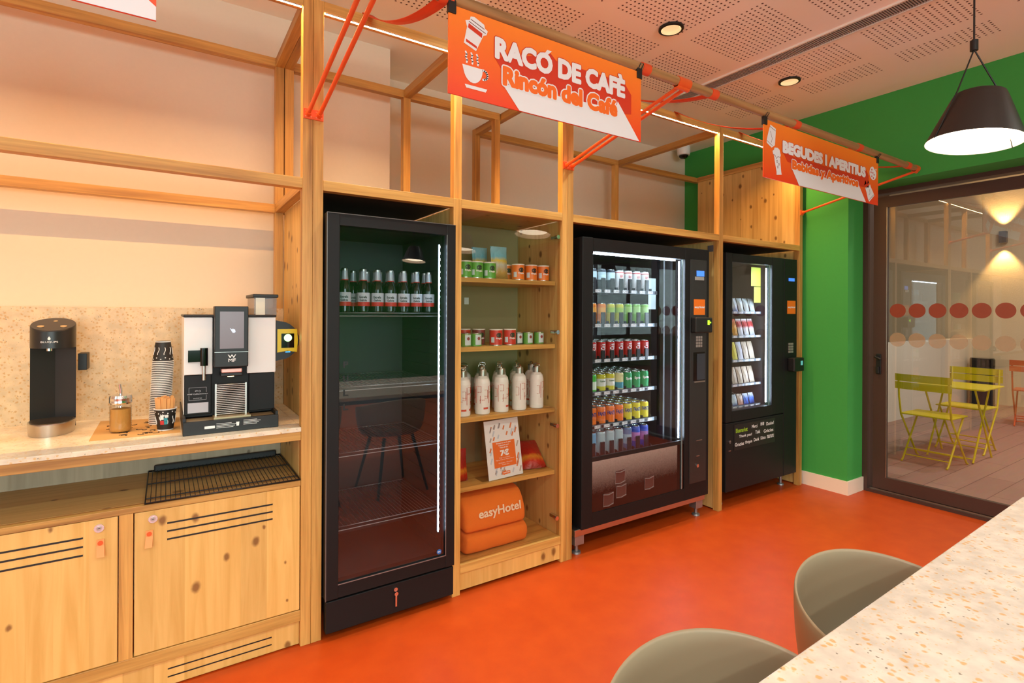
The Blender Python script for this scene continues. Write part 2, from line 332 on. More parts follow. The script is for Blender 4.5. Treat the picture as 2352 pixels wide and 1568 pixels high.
_tc = {}
def text_raw(body, bold=0.0):
    if (body, bold) in _tc: return _tc[(body, bold)]
    cu = bpy.data.curves.new('t', 'FONT'); cu.body = body; cu.offset = bold; cu.resolution_u = 3; cu.size = 1
    o = bpy.data.objects.new('t', cu); COL.objects.link(o); bpy.context.view_layer.update()
    me = bpy.data.meshes.new_from_object(o.evaluated_get(bpy.context.evaluated_depsgraph_get()))
    vs = [tuple(v.co) for v in me.vertices]; fs = [tuple(p.vertices) for p in me.polygons]
    bpy.data.objects.remove(o); bpy.data.curves.remove(cu); bpy.data.meshes.remove(me)
    _tc[(body, bold)] = (vs, fs); return vs, fs
def text(mb, body, o, ux, uz, w=None, h=None, bold=0.0, m=0, lift=0, fit=None, fat=0):
    """lettering with its box corner at o, width w and height h; fit=(x0,x1,y0,y1) reuses another text's raw box"""
    vs, fs = text_raw(body, bold); xs = [v[0] for v in vs]; ys = [v[1] for v in vs]
    x0, x1, y0, y1 = fit or (min(xs), max(xs), min(ys), max(ys))
    sx = w/(x1-x0) if w else None; sy = h/(y1-y0) if h else None
    sx = sx or sy; sy = sy or sx
    o, ux, uz = Vector(o), Vector(ux).normalized(), Vector(uz).normalized(); n = ux.cross(uz)
    for q in (range(12) if fat else (0,)):
        dx, dz = (fat*math.cos(q*math.pi/6), fat*math.sin(q*math.pi/6)) if fat else (0, 0)
        mb.add([o+ux*((v[0]-x0)*sx+dx)+uz*((v[1]-y0)*sy+dz)+n*(lift+q*4e-6) for v in vs], fs, m)
    return (x0, x1, y0, y1)
def text_cyl(mb, body, c, r, z, w=None, h=None, ang=-90, bold=.0, m=0, vertical=False):
    """lettering wrapped on a cylinder about c, centred at angle ang (degrees), bottom at z"""
    vs, fs = text_raw(body, bold); xs = [v[0] for v in vs]; ys = [v[1] for v in vs]
    x0, x1, y0, y1 = min(xs), max(xs), min(ys), max(ys)
    sx = w/(x1-x0) if w else None; sy = h/(y1-y0) if h else None; sx = sx or sy; sy = sy or sx
    out = []
    for v in vs:
        a_, b_ = (v[0]-(x0+x1)/2)*sx, (v[1]-y0)*sy
        if vertical: a_, b_ = -((v[1]-(y0+y1)/2)*sy), (v[0]-x0)*sx
        t = R(ang)+a_/r; out.append((c[0]+r*math.cos(t), c[1]+r*math.sin(t), c[2]+z+b_))
    mb.add(out, fs, m)
FX, FZ = (1, 0, 0), (0, 0, 1)   # lettering facing -Y

#SECTION_ROOM
# ================================================================ room shell
CZ = 3.045; XR = 4.456
struct(MB().box(-3.2, 4.86, -5.2, 3.75, -.1, 0).build('floor', FLOORM))
struct(MB().box(-3.2, 4.9, -5.2, 3.75, CZ, CZ+.1).build('ceiling', CEILM))
struct(MB().box(-3.2, 1.163, 3.175, 3.3, 0, CZ).box(1.1, 1.163, 3.3, 3.58, 0, CZ).build('wall_back_pier', WALLM))
struct(MB().box(1.163, XR+.4, 3.58, 3.7, 0, CZ).build('wall_back', WALLM))
struct(MB().box(-3.3, -3.2, .6, 3.3, 0, CZ).box(-3.3, -3.2, -5.2, -3.0, 0, CZ).box(-3.3, -3.2, -3.0, .6, 0, .8).box(-3.3, -3.2, -3.0, .6, 2.7, CZ).build('wall_left', WALLM))
def window(n, horizontal, a0, a1, c):
    m = MB()
    k = 4
    for i in range(k+1):
        p = a0+(a1-a0)*i/k
        m.box(p-.03, p+.03, c-.04, c+.04, .8, 2.7) if horizontal else m.box(c-.04, c+.04, p-.03, p+.03, .8, 2.7)
    for z in (.8, 2.64): m.box(a0, a1, c-.04, c+.04, z, z+.06) if horizontal else m.box(c-.04, c+.04, a0, a1, z, z+.06)
    return struct(m.build(n, BROWN))
window('window_added_1', False, -3.0, .6, -3.25); window('window_added_2', True, -2.9, 1.7, -5.25)  # both windows are made up, openings for the added fill light
struct(MB().box(-3.2, -2.9, -5.3, -5.2, 0, CZ).box(1.7, 4.86, -5.3, -5.2, 0, CZ).box(-2.9, 1.7, -5.3, -5.2, 0, .8).box(-2.9, 1.7, -5.3, -5.2, 2.7, CZ).build('wall_front', GREEN))
struct(MB().box(XR, XR+.4, 2.022, 3.58, 0, CZ).build('wall_right_pier', GREEN))
struct(MB().box(XR, XR+.4, -1.9, 2.022, 2.392, CZ).build('wall_right_header', GREEN))
struct(MB().box(XR, XR+.4, -5.2, -1.9, 0, CZ).build('wall_right', GREEN))
bb = MB().box(XR-.012, XR, 2.022, 3.58, 0, .107).box(XR-.012, 4.70, 2.01, 2.022, 0, .107)
struct(bb.build('baseboard_right', BASEB))
# air diffuser in the ceiling
t = thing('linear_air_diffuser', 'long white slotted air diffuser recessed in the perforated ceiling', 'air vent', (3.255, 1, CZ-.012))
MB().box(3.19, 3.203, -3.2, 2.72, CZ-.012, CZ).box(3.307, 3.32, -3.2, 2.72, CZ-.012, CZ).box(3.19, 3.32, 2.72, 2.732, CZ-.012, CZ).box(3.19, 3.32, -3.212, -3.2, CZ-.012, CZ).build('frame', mat('white_metal', (236, 228, 220), .5), t)
sl = MB()
for i in range(480): sl.box(3.205, 3.305, -3.19+i*.0123, -3.19+i*.0123+.005, CZ-.009, CZ-.002)
sl.build('slats', mat('grey_slats', (176, 168, 164), .5), t)
MB().box(3.203, 3.307, -3.2, 2.72, CZ-.002, CZ-.0005).build('backing', mat('vent_backing', (60, 54, 52), .8), t)
# downlights
def downlight(x, y, w_, label, ang=160):
    t = thing('downlight', label, 'ceiling light', (x, y, CZ-.02), 'recessed ceiling downlights')
    MB().lathe([(.058, .02), (.07, .018), (.07, .008), (.056, .006), (.056, .014)], (x, y, CZ-.02), 28).build('trim_ring', BLK2, t)
    MB().lathe([(.056, .006), (.045, .0175), (.0, .0185)], (x, y, CZ-.02), 28).build('reflector', mat('lamp_reflector', (222, 206, 160), .3, .3, emit=.55, ecol=(255, 226, 170)), t)
    ld = bpy.data.lights.new('downlight_beam', 'SPOT'); ld.energy = w_; ld.color = (.88, .98, .90); ld.spot_size = R(ang); ld.spot_blend = .8; ld.shadow_soft_size = .05
    lo = bpy.data.objects.new('lamp', ld); COL.objects.link(lo); lo.parent = t; lo.location = (0, 0, -.02)
for x in (-2.5, -1.28, -.05, 1.18, 2.414, 3.646):
    nm_ = {2.414: 'black rimmed ceiling downlight above the gap between the two signs', 3.646: 'black rimmed downlight nearest the green wall, beyond the air diffuser'}.get(x, 'added black rimmed fill downlight in the row over the aisle, out of frame')
    downlight(x, 2.04, DOWN_W*{3.646: .42, -.05: .27, -1.28: .27, -2.5: .5}.get(x, .85), nm_, 98)  # the out-of-frame ones are added to brighten the fronts
for y in (-.6, -2.2, -3.8):
    for x in (-2.2, -.2, 1.7, 3.7): downlight(x, y, ROOM_W*(.4 if x > 3 else 1.05), 'added black rimmed fill downlight over the seating area behind the viewer')  # unseen rows, added as fill for the front surfaces
# dome camera
t = thing('dome_camera', 'small white dome security camera under the ceiling in the far corner', 'security camera', (4.25, 3.43, 2.93))
MB().lathe([(.0, .115), (.062, .115), (.062, .06), (.058, .035), (.04, .03)], (4.25, 3.43, 2.93), 28).build('housing', WHITE, t)
MB().lathe([(.045, .04), (.044, .02), (.03, .005), (0, 0)], (4.25, 3.43, 2.93), 24).build('dome', BLKG, t)

# ================================================================ sliding door
D0 = 4.70
fr = MB().box(D0, D0+.1, 1.985, 2.022, 0, 2.44).box(D0, D0+.1, -1.9, 1.985, 2.36, 2.44).box(D0, D0+.1, -1.9, 1.985, 0, .022).box(D0, D0+.1, -1.9, -1.85, .022, 2.36)
fr.box(D0+.03, D0+.034, -1.85, 1.985, .022, .03, 1).box(D0+.055, D0+.06, -1.85, 1.985, .022, .034, 1)
d1 = struct(fr.build('door_1', [BROWN, SILV])); 
for nme, y0, y1, xo in (('door_leaf', .45, 1.957, .03), ('fixed_leaf', -1.84, .52, .07)):
    lf = MB().box(D0+xo, D0+xo+.035, y1-.09, y1, .036, 2.335).box(D0+xo, D0+xo+.035, y0, y0+.09, .036, 2.335).box(D0+xo, D0+xo+.035, y0+.09, y1-.09, .036, .132).box(D0+xo, D0+xo+.035, y0+.09, y1-.09, 2.252, 2.335)
    lf.box(D0+xo-.002, D0+xo+.003, y1-.094, y1-.09, .132, 2.252, 1)
    l = lf.build(nme, [BROWN, SILV], d1)
    MB().box(D0+xo+.016, D0+xo+.0162, y0+.09, y1-.09, .132, 2.252).build('pane', GLASS, l)
    if nme == 'door_leaf':
        dm = MB()
        dot = [(math.cos(a*math.pi/14), math.sin(a*math.pi/14)) for a in range(28)]
        for i in range(11):
            yy = 1.795-i*.126
            dm.prism([(.054*a, .054*b) for a, b in dot], (D0+xo+.015, yy, 1.441), (0, -1, 0), (0, 0, 1), .0006, 0)
            dm.prism([(.054*a, .054*b) for a, b in dot], (D0+xo+.015, yy, 1.217), (0, -1, 0), (0, 0, 1), .0006, 1)
        dm.build('dots', [mat('orange_vinyl_dot', (150, 58, 34), .5, alpha=.72), mat('frosted_dot', (180, 150, 116), .7, alpha=.42)], l)
        MB().lathe([(0, 0), (.02, 0), (.02, .016), (0, .016)], (0, 0, 0), 16).merge(MB()).build('x', BLK2, l) if 0 else None
        h = MB().cyl((D0+.03, 1.915, 1.075), (D0-.02, 1.915, 1.075), .011).cyl((D0-.02, 1.925, 1.08), (D0-.02, 1.885, 1.06), .01).bbox(D0+.02, D0+.032, 1.9, 1.932, .94, 1.10, .003)
        h.bbox(D0-.005, D0+.02, 1.905, 1.926, .945, 1.0, .004)
        h.build('handle', BLK2, l)

#SECTION_TERRACE
# ================================================================ terrace beyond the door
struct(MB().box(4.86, 13, -6, 4.6, -.1, 0).build('floor_terrace', DECK))
struct(MB().box(11.0, 11.2, -6, 4.6, 0, 4.4).build('wall_terrace_end', mat('rough_render', (226, 204, 172), .9, var=.08, bump=.8, scale=70)))
struct(MB().box(4.86, 11.0, 4.3, 4.5, 0, 4.4).build('wall_terrace_side', mat('brown_render', (124, 98, 78), .9, var=.05, bump=.3, scale=40)))
struct(MB().box(4.9, 11.0, 3.1, 3.28, 0, 1.03).build('wall_terrace_low', mat('white_render', (226, 216, 204), .85, var=.02)))
struct(MB().box(4.86, 12, -6.1, -6, 0, 4.4).build('wall_terrace_near', mat('brown_render', (150, 122, 98))))
t = thing('wall_sconce', 'black up and down wall lamp casting two warm cones on rough wall', 'wall lamp', (10.95, 2.72, 2.54))
MB().bbox(10.9, 10.985, 2.675, 2.765, 2.54, 2.72, .004).build('body', mat('grey_metal', (70, 78, 88), .4), t)
MB().box(10.98, 11.0, 2.69, 2.75, 2.58, 2.68).build('bracket', BLK2, t)
for z, ax in ((2.735, 180), (2.525, 0)):
    ld = bpy.data.lights.new('sconce_beam', 'SPOT'); ld.energy = 60; ld.color = (1, .62, .24); ld.spot_size = R(75); ld.spot_blend = .5; ld.shadow_soft_size = .03
    lo = bpy.data.objects.new('lamp', ld); COL.objects.link(lo); lo.parent = t; lo.location = (-.04, 0, z-2.54); lo.rotation_euler = (R(ax), 0, 0)
for x, y in ((6.3, .6), (8.4, 1.2), (8.4, -1.6)):  # area lights high above the terrace, out of view, with no fixture built
    ld = bpy.data.lights.new('terrace_area_light', 'AREA'); ld.energy = 48; ld.color = (1, .88, .76); ld.size = .4
    lo = bpy.data.objects.new('terrace_area_light', ld); COL.objects.link(lo); lo.location = (x, y, 4.0)
t = thing('standing_ashtray', 'black cylindrical bin standing at the end of low white wall', 'bin', (10.7, 2.9, 0))
MB().lathe([(0, 0), (.15, 0), (.15, .58), (.145, .6), (0, .6)], (10.7, 2.9, 0), 28).build('body', mat('dark_navy_metal', (28, 32, 40), .3), t)
MB().lathe([(.13, .6), (.152, .6), (.152, .72), (.14, .74), (0, .74)], (10.7, 2.9, 0), 28).build('lid', BLKG, t)

def bistro_chair(name, label, col, mname):
    m = mat(mname, col, .4)
    t = thing(name, label, 'folding chair', (0, 0, 0))
    # local: faces +X, back at x=-.2
    W = .20
    for s in (-1, 1):
        MB().tube([(-.22, s*W, .84), (-.205, s*W, .62), (-.165, s*W, .45), (.17, s*W, .02), (.20, s*W, .006)], .009, 8).build('leg', m, t)
        MB().tube([(.16, s*(W-.02), .45), (-.17, s*(W-.02), .02), (-.20, s*(W-.02), .006)], .009, 8).build('leg', m, t)
    MB().tube([(.14, -W, .06), (.14, W, .06)], .006, 6).build('stretcher', m, t)
    MB().tube([(-.14, -W+.02, .06), (-.14, W-.02, .06)], .006, 6).build('stretcher', m, t)
    MB().tube([(-.10, -W+.02, .12), (-.10, W-.02, .12)], .006, 6).build('stretcher', m, t)
    MB().bbox(-.17, .19, -.205, .205, .448, .462, .005).build('seat', m, t)
    bk = MB()
    for k in range(2):
        pts = []
        n = 8; z0 = .70+k*.075; vs = []
        for j in range(n+1):
            y = -.225+.45*j/n; x = -.232-.02*(1-((j-n/2)/(n/2))**2)
            vs += [(x, y, z0), (x, y, z0+.068), (x+.004, y, z0+.068), (x+.004, y, z0)]
        fs = [(0, 1, 2, 3), tuple(4*n+q for q in (3, 2, 1, 0))]
        for j in range(n):
            for q in range(4): fs.append((4*j+q, 4*j+4+q, 4*j+4+(q+1) % 4, 4*j+(q+1) % 4))
        bk.add(vs, fs)
    bk.build('backrest', m, t)
    return t
yel = (226, 200, 18)
c = bistro_chair('bistro_chair', 'yellow metal folding chair nearest the glass door, back to the room', yel, 'yellow_metal'); c.location = (6.15, 2.03, 0); c.rotation_euler = (0, 0, R(-2))
dup(c, (7.06, 2.04, 0), 'yellow metal folding chair on the far side of the yellow table', None, R(178))
c2 = bistro_chair('bistro_chair', 'orange metal folding chair farther off at the right edge', (214, 92, 44), 'orange_chair_metal'); c2.location = (9.25, 1.98, 0); c2.rotation_euler = (0, 0, R(8))
t = thing('bistro_table', 'square yellow metal folding table between the two yellow chairs', 'table', (6.62, 1.98, 0))
ym = MATS['yellow_metal']
MB().bbox(6.34, 6.9, 1.70, 2.26, .70, .715, .005).build('tabletop', ym, t)
for s in (-1, 1):
    MB().tube([(6.62-.24, 1.98+s*.2, .70), (6.62+.22, 1.98+s*.2, .006)], .009, 8).build('leg', ym, t)
    MB().tube([(6.62+.24, 1.98+s*.18, .70), (6.62-.22, 1.98+s*.18, .006)], .009, 8).build('leg', ym, t)
MB().tube([(6.62-.2, 1.8, .04), (6.62-.2, 2.16, .04)], .006, 6).build('stretcher', ym, t)

#SECTION_FRAME
# ================================================================ timber shelving frame
FR = thing('timber_frame', 'open wooden stud frame around the fridge, shelves and vending machines', 'shelving frame', (2.0, 2.7, 0))
def stud(name, x0, x1, y0, y1, z0, z1, b=.0015):
    d = (x1-x0, y1-y0, z1-z0); a = d.index(max(d)); return MB().bbox(x0, x1, y0, y1, z0, z1, b).build(name, (WX, WY, WZ)[a], FR)
T0, T1 = 2.70, 2.745; M0, M1 = 1.932, 1.976; YF, YG = 2.35, 2.393; RB0, RB1 = 3.015, 3.06; RD0, RD1 = 3.36, 3.405; XL = -1.75
for a, b in ((.48, .5215), (.5225, .565), (1.875, 1.9145), (1.9155, 1.955), (3.30, 3.345), (4.365, 4.41), (XL-.043, XL)): stud('post', a, b, YF, YG, 0, T1)
stud('post', 1.19, 1.235, YF, YG, 0, M1); stud('post', 1.213, 1.257, YG, YG+.043, M1, T0)
for a, b in ((XL, .48), (.565, 1.875), (1.955, 3.30), (3.345, 4.365)): stud('beam', a, b, YF, YG, T0, T1)
for a, b in ((XL, .48), (.565, 1.19), (1.235, 1.875), (1.955, 3.30), (3.345, 4.365)): stud('beam', a, b, YF, YG, M0, M1)
stud('beam', XL, .48, RB0, RB1, T0, T1); stud('beam', .565, 1.87, RB0, RB1, T0, T1); stud('beam', 1.915, 4.365, RD0, RD1, T0, T1)
stud('beam', XL, .48, RB0, RB1, M0, M1)
for a, b, z0 in ((.48, .5215, 1.428), (.5265, .57, 1.93), (1.19, 1.235, 1.97), (1.83, 1.872, 1.97)): stud('rear_post', a, b, RB0, RB1, z0, T1 if a < .6 else T0)
for a, b in ((1.873, 1.915), (3.262, 3.306)): stud('rear_post', a, b, RD0, RD1, 1.97, T1 if a < 2 else T0)
for a, b, e in ((.48, .5215, RB0), (.5225, .565, RB1), (1.19, 1.235, RB0), (1.875, 1.915, RD0), (3.30, 3.345, RD0), (4.365, 4.41, RD1)): stud('cross_beam', a, b, YG, e, T0, T1)
stud('cross_beam', .48, .5215, YG, RB0, M0, M1)
def panel(name, m, *a): return MB().box(*a).build(name, m, FR)
panel('side_panel', PYZ, .523, .541, YG, 3.0, .926, M0)       # seen beside the coffee machine
panel('side_panel', PYZ, .545, .563, YG, RB0, .01, M0)
panel('side_panel', PYZ, 1.195, 1.213, YG, RB0, .01, M0)
panel('side_panel', PYZ, 1.215, 1.233, YG, RB0, .01, M0)
panel('side_panel', PYZ, 1.877, 1.895, YG, RB0, .01, M0)
panel('side_panel', PYZ, 1.933, 1.951, YG, RD0, .01, M0)
panel('side_panel', PYZ, 3.305, 3.34, YG, RD0, .01, M0)
panel('side_panel', PYZ, 4.378, 4.396, YG, RD0, .01, T0)
panel('top_panel', mat('dark_board', (70, 48, 34), .7), .566, 1.19, YG, RB0, M0+.004, M0+.02)
panel('top_panel', PXY, 1.236, 1.875, YG, RB0, M0+.004, M0+.02)
panel('top_panel', mat('dark_board', (70, 48, 34), .7), 1.956, 3.304, YG, RD0, M0+.004, M0+.02)
panel('top_panel', mat('dark_board', (70, 48, 34), .7), 3.346, 4.364, YG, RD0, M0+.004, M0+.02)
panel('back_panel', PGR, .566, 1.19, RB0-.012, RB0, .01, M0)
panel('back_panel', mat('dark_board', (70, 48, 34), .7), 1.956, 3.304, RD0-.012, RD0, .01, M0)
panel('back_panel', mat('dark_board', (70, 48, 34), .7), 3.346, 4.364, RD0-.012, RD0, .01, M0)
panel('corner_plate', mat('grey_plate', (120, 116, 116), .5, .4), 3.30, 3.3045, 2.40, 2.445, 1.86, 1.905)
# led strips (lamps of the frame, under the top front beam and down three posts)
def led(label, a):
    x0, x1, y0, y1, z0, z1 = a; T_ = T0-.0002
    m = MB().box(x0, x1, y0-.0022, y0-.001, T_-.004, T_, 1).box(x0, x1, y1+.001, y1+.0022, T_-.004, T_, 1)
    m.add([(x0, y0-.001, T_-.0005), (x1, y0-.001, T_-.0005), (x1, y1+.001, T_-.0005), (x0, y1+.001, T_-.0005)], [(0, 3, 2, 1)], 0)
    return tag(m.build('led_strip', [LED, ALU]), label, 'led strip', 'warm led strips on the timber frame')
led('warm led strip under the top beam left of the first tall post', (XL+.01, .476, 2.354, 2.362, T0-.0012, T0-.0002))
led('warm led strip under the top beam above the black fridge', (.57, 1.87, 2.354, 2.362, T0-.0012, T0-.0002))
led('warm led strip under the top beam above the drinks vending machine', (1.96, 3.295, 2.354, 2.362, T0-.0012, T0-.0002))
led('short warm led strip under the top beam at the far right bay', (3.35, 4.36, 2.354, 2.362, T0-.0012, T0-.0002))

# ---------------------------------------------------------------- glazed shelf cabinet
SH = thing('shelf_cabinet', 'open pine cabinet with four shelves between the fridge and drinks machine', 'cabinet', (1.55, 2.6, 0))
def shp(name, m, *a): return MB().bbox(*a, .0015).build(name, m, SH)
for z in (1.568, 1.208, .843, .486): shp('shelf', WX if z else PXY, 1.236, 1.874, 2.41, 2.80, z, z+.024)
shp('bottom_board', WX, 1.236, 1.874, 2.396, 2.80, .126, .146)
shp('bottom_rail', WX, 1.236, 1.874, 2.351, 2.394, .104, .148)
MB().box(1.236, 1.874, 2.36, 2.378, .018, .104).build('plinth', PXZ, SH)
MB().box(1.236, 1.874, 2.80, 2.812, .126, 1.93).build('back_board', mat('olive_board', (150, 126, 92), .7, var=.05, scale=6), SH)
g = MB().box(1.238, 1.872, 2.366, 2.3665, .152, 1.929).build('glass_door', GLC, SH)
for z in (1.84, 1.302, .772, .25):
    MB().cyl((1.856, 2.385, z), (1.856, 2.36, z), .012, 14).box(1.855, 1.873, 2.378, 2.43, z-.008, z+.008).build('hinge', CHROME, SH)
tag(MB().bbox(1.43, 1.46, 2.796, 2.7995, 1.46, 1.50, .001).bbox(1.49, 1.52, 2.796, 2.7995, 1.46, 1.50, .001).build('wall_socket', WHITE), 'pair of small cream sockets on the back board of the shelf cabinet', 'socket')

#SECTION_COUNTER
# ================================================================ coffee counter
CB = thing('base_cabinet', 'pine base cabinet with vented doors under the coffee counter', 'cabinet', (-.6, 2.6, 0))
def cbp(name, m, *a, b=.0015, p=None): return MB().bbox(*a, b).build(name, m, p or CB)
cbp('top_rail', WX, XL, .479, 2.351, 2.39, .87, .906)
cbp('shelf_rail', WX, XL, .479, 2.351, 2.39, .678, .70)
cbp('open_shelf', PXY, XL, .479, 2.391, 2.82, .68, .70)
cbp('stile', WZ, -.137, -.095, 2.352, 2.39, .154, .678)
cbp('stile', WZ, -.78, -.74, 2.352, 2.39, .154, .678)
cbp('bottom_rail', WX, XL, .479, 2.351, 2.39, .108, .154)
pl = cbp('plinth', PXZ, XL, .479, 2.37, 2.388, .004, .108)
sb = MB()
for z in (.066, .036): sb.box(.012, .372, 2.3694, 2.371, z-.0025, z+.0025)
sb.build('vent_slots', BLK2, pl)
cbp('back_board', PGR, XL, .479, 2.82, 2.835, .70, .87, b=.001)
cbp('side_board', PYZ, .4795, .4935, 2.394, 2.82, .01, .87, b=.001)
for x0, x1, s0, s1, lx, tx, tw in ((-.0935, .4785, .008, .371, -.036, -.047, -1), (-.738, -.138, -.65, -.237, -.193, -.189, 1)):
    d = cbp('door', PXZ, x0+.002, x1-.002, 2.354, 2.374, .157, .676)
    v = MB()
    for z in (.62, .59, .56): v.box(s0, s1, 2.3535, 2.356, z-.0032, z+.0032)
    v.build('vent_slots', BLK2, d)
    MB().lathe([(0, 0), (.013, 0), (.0145, .004), (.0145, .006)], (0, 0, 0), 20).build('lock', CHROME, d) if 0 else None
    k = MB().cyl((lx, 2.354, .646), (lx, 2.349, .646), .0145, 24).cyl((lx, 2.349, .646), (lx, 2.3475, .646), .008, 20, 1).box(lx-.004, lx+.004, 2.3468, 2.3476, .645, .647, 2)
    k.build('lock', [CHROME, SILV, BLK2], d)
    # leather pull tab
    n = MB(); w2 = .011
    n.add([(tx-w2, 2.3525, .606), (tx+w2, 2.3525, .606), (tx-w2, 2.351, .583), (tx+w2, 2.351, .583), (tx-w2+.002*tw, 2.336, .548), (tx+w2+.002*tw, 2.336, .548),
           (tx-w2, 2.349, .606), (tx+w2, 2.349, .606), (tx-w2, 2.347, .585), (tx+w2, 2.347, .585), (tx-w2+.002*tw, 2.332, .549), (tx+w2+.002*tw, 2.332, .549)],
          [(6, 7, 9, 8), (8, 9, 11, 10), (0, 2, 3, 1), (2, 4, 5, 3), (0, 1, 7, 6), (4, 10, 11, 5), (0, 6, 8, 2), (2, 8, 10, 4), (1, 3, 9, 7), (3, 5, 11, 9)])
    n.cyl((tx, 2.349, .594), (tx, 2.346, .594), .008, 16, 1)
    n.build('pull_tab', [mat('orange_leather', (240, 148, 84), .6), ORM], d)
tag(MB().bbox(XL, .479, 2.346, 3.004, .9065, .925, .0015).box(.479, .5222, 2.394, 3.004, .9065, .925).build('worktop', STONE), 'speckled cream stone worktop of the coffee counter', 'countertop')
tag(MB().bbox(XL, .5225, 3.004, 3.174, .9065, 1.427, .001).build('splashback', STONEW), 'speckled stone splashback panel behind the coffee machine', 'splashback')

# wire rack on the open shelf
t = thing('wire_rack', 'black wire fridge rack lying on the open shelf below the counter', 'wire rack', (.2, 2.58, .70))
r = MB().tube([(-.06, 2.343, .708), (.474, 2.343, .708), (.474, 2.81, .708), (-.06, 2.81, .708)], .0035, 8, closed=True)
r.build('frame', BLK2, t)
wv = MB()
for i in range(33):
    x = -.044+i*.0157; wv.tube([(x, 2.343, .7125), (x, 2.795, .7125)], .0014, 5)
wv.build('wires', BLK2, t)
cw = MB()
for y in (2.40, 2.60): cw.tube([(-.058, y, .709), (.472, y, .709)], .0028, 6)
cw.build('cross_wires', BLK2, t)
MB().bbox(-.04, .455, 2.79, 2.808, .7045, .735, .006).build('rear_stop', BLK2, t)

# coffee machine
CM = thing('coffee_machine', 'black and white bean to cup coffee machine with touchscreen on the counter', 'coffee machine', (.23, 2.7, .925))
def cmp_(name, m, *a, b=.003, p=None): return MB().bbox(*a, b).build(name, m, p or CM)
cmp_('body', BLACK, .063, .403, 2.53, 2.93, .975, 1.385)
tr = MB().bbox(.057, .401, 2.41, 2.424, .925, .977, .002).box(.057, .067, 2.424, 2.9, .925, .99).box(.391, .401, 2.424, 2.9, .925, .99).box(.067, .391, 2.424, 2.9, .925, .96)
tr = tr.build('drip_tray', BLK2, CM)
cmp_('tray_plate', mat('bronze_steel', (190, 168, 132), .35, .8), .069, .389, 2.426, 2.52, .960, .974, b=.001, p=tr)
lb = MB().box(.130, .166, 2.4085, 2.4099, .946, .956)
for k in range(4): lb.box(.171, .225+.006*((k*3) % 4), 2.409, 2.4099, .961-k*.0055, .9625-k*.0055); lb.box(.268, .318+.007*((k*5) % 3), 2.409, 2.4099, .966-k*.0055, .9675-k*.0055)
lb.prism([(-.006, .008), (.006, .008), (.0045, -.008), (-.0045, -.008)], (.247, 2.409, .955), FX, FZ, .0005)
lb.build('printed_notice', WHTP, tr)
for x0, x1 in ((.062, .163), (.291, .404)):
    cmp_('white_panel', WHITE, x0, x1, 2.505, 2.53, 1.152 if x0 < .1 else 1.147, 1.386)
cmp_('side_trim', WHITE, .400, .404, 2.53, 2.9, .98, 1.386, b=.001); cmp_('side_trim', WHITE, .062, .066, 2.53, 2.9, .98, 1.386, b=.001)
cmp_('top_cover', BLK2, .060, .406, 2.50, 2.93, 1.387, 1.396)
sc_ = cmp_('screen_housing', BLK2, .166, .290, 2.452, 2.53, 1.182, 1.432)
MB().box(.185, .273, 2.4505, 2.4522, 1.258, 1.41).build('screen', mat('grey_lcd', (112, 98, 104), .25, emit=.12), sc_)
hd = MB().prism([(-.008, .004), (-.012, .010), (-.004, .006), (0, .008), (.008, .004), (.010, -.006), (.004, -.010), (-.002, -.008)], (.232, 2.4502, 1.332), FX, FZ, .0004)
hd.build('screen_icon', mat('pale_blue_icon', (190, 205, 225), .4, emit=.4), sc_)
MB().box(.166, .290, 2.4515, 2.4525, 1.243, 1.2445).build('seam', SILV, sc_)
lg = MB(); text(lg, 'W', (.214, 2.4515, 1.219), FX, FZ, w=.03, h=.014, bold=.02); text(lg, 'MF', (.216, 2.4515, 1.203), FX, FZ, w=.027, h=.014, bold=.02); lg.build('logo', WHTP, sc_)
cmp_('spout', mat('rose_steel', (214, 160, 150), .3, .6), .192, .268, 2.462, 2.52, 1.158, 1.175)
cmp_('spout_base', BLK2, .19, .27, 2.468, 2.53, 1.143, 1.158)
tag_ = MB().lathe([(0, 0), (.012, .0005), (.012, .004)], (.228, 2.485, 1.139), 16).build('cup_light', mat('warm_lamp', (255, 226, 170), .4, emit=6, ecol=(255, 220, 150)), CM)
cmp_('left_door', BLACK, .064, .160, 2.512, 2.53, .988, 1.150)
cmp_('right_door', BLACK, .300, .401, 2.512, 2.53, .985, 1.145)
bz = MB()
bz.box(.080, .142, 2.511, 2.5117, 1.0985, 1.0995).box(.080, .142, 2.511, 2.5117, 1.0475, 1.0485).box(.080, .081, 2.511, 2.5117, 1.0485, 1.068).box(.080, .081, 2.511, 2.5117, 1.078, 1.0985).box(.141, .142, 2.511, 2.5117, 1.0485, 1.068).box(.141, .142, 2.511, 2.5117, 1.078, 1.0985)
text(bz, 'C•)', (.101, 2.5113, 1.080), FX, FZ, w=.02, h=.008, bold=.02); text(bz, 'WMF CoffeeConnect', (.074, 2.5113, 1.0705), FX, FZ, w=.073, h=.005, bold=.02); text(bz, 'INSIDE', (.096, 2.5113, 1.053), FX, FZ, w=.03, h=.004)
bz.build('advert', mat('grey_print', (178, 178, 184), .6), CM)
cmp_('sticker', mat('grey_sticker', (188, 184, 192), .6), .076, .149, 2.5105, 2.5118, .996, 1.037, b=.0003)
gr = MB().box(.17, .176, 2.475, 2.482, .983, 1.113).box(.281, .287, 2.475, 2.482, .983, 1.113)
for i in range(17): gr.cyl((.171, 2.478, .988+i*.0075), (.286, 2.478, .988+i*.0075), .0022, 8)
gr.build('cup_grille', SILV, CM)
cmp_('grille_foot', mat('bronze_steel', (190, 168, 132)), .163, .298, 2.43, 2.50, .974, .983, b=.001)
st = MB().box(.076, .118, 2.49, 2.506, 1.205, 1.252).build('steam_bracket', BLKG, CM)
MB().cyl((.131, 2.48, 1.19), (.131, 2.48, 1.262), .014, 20).build('steam_handle', BLKG, CM)
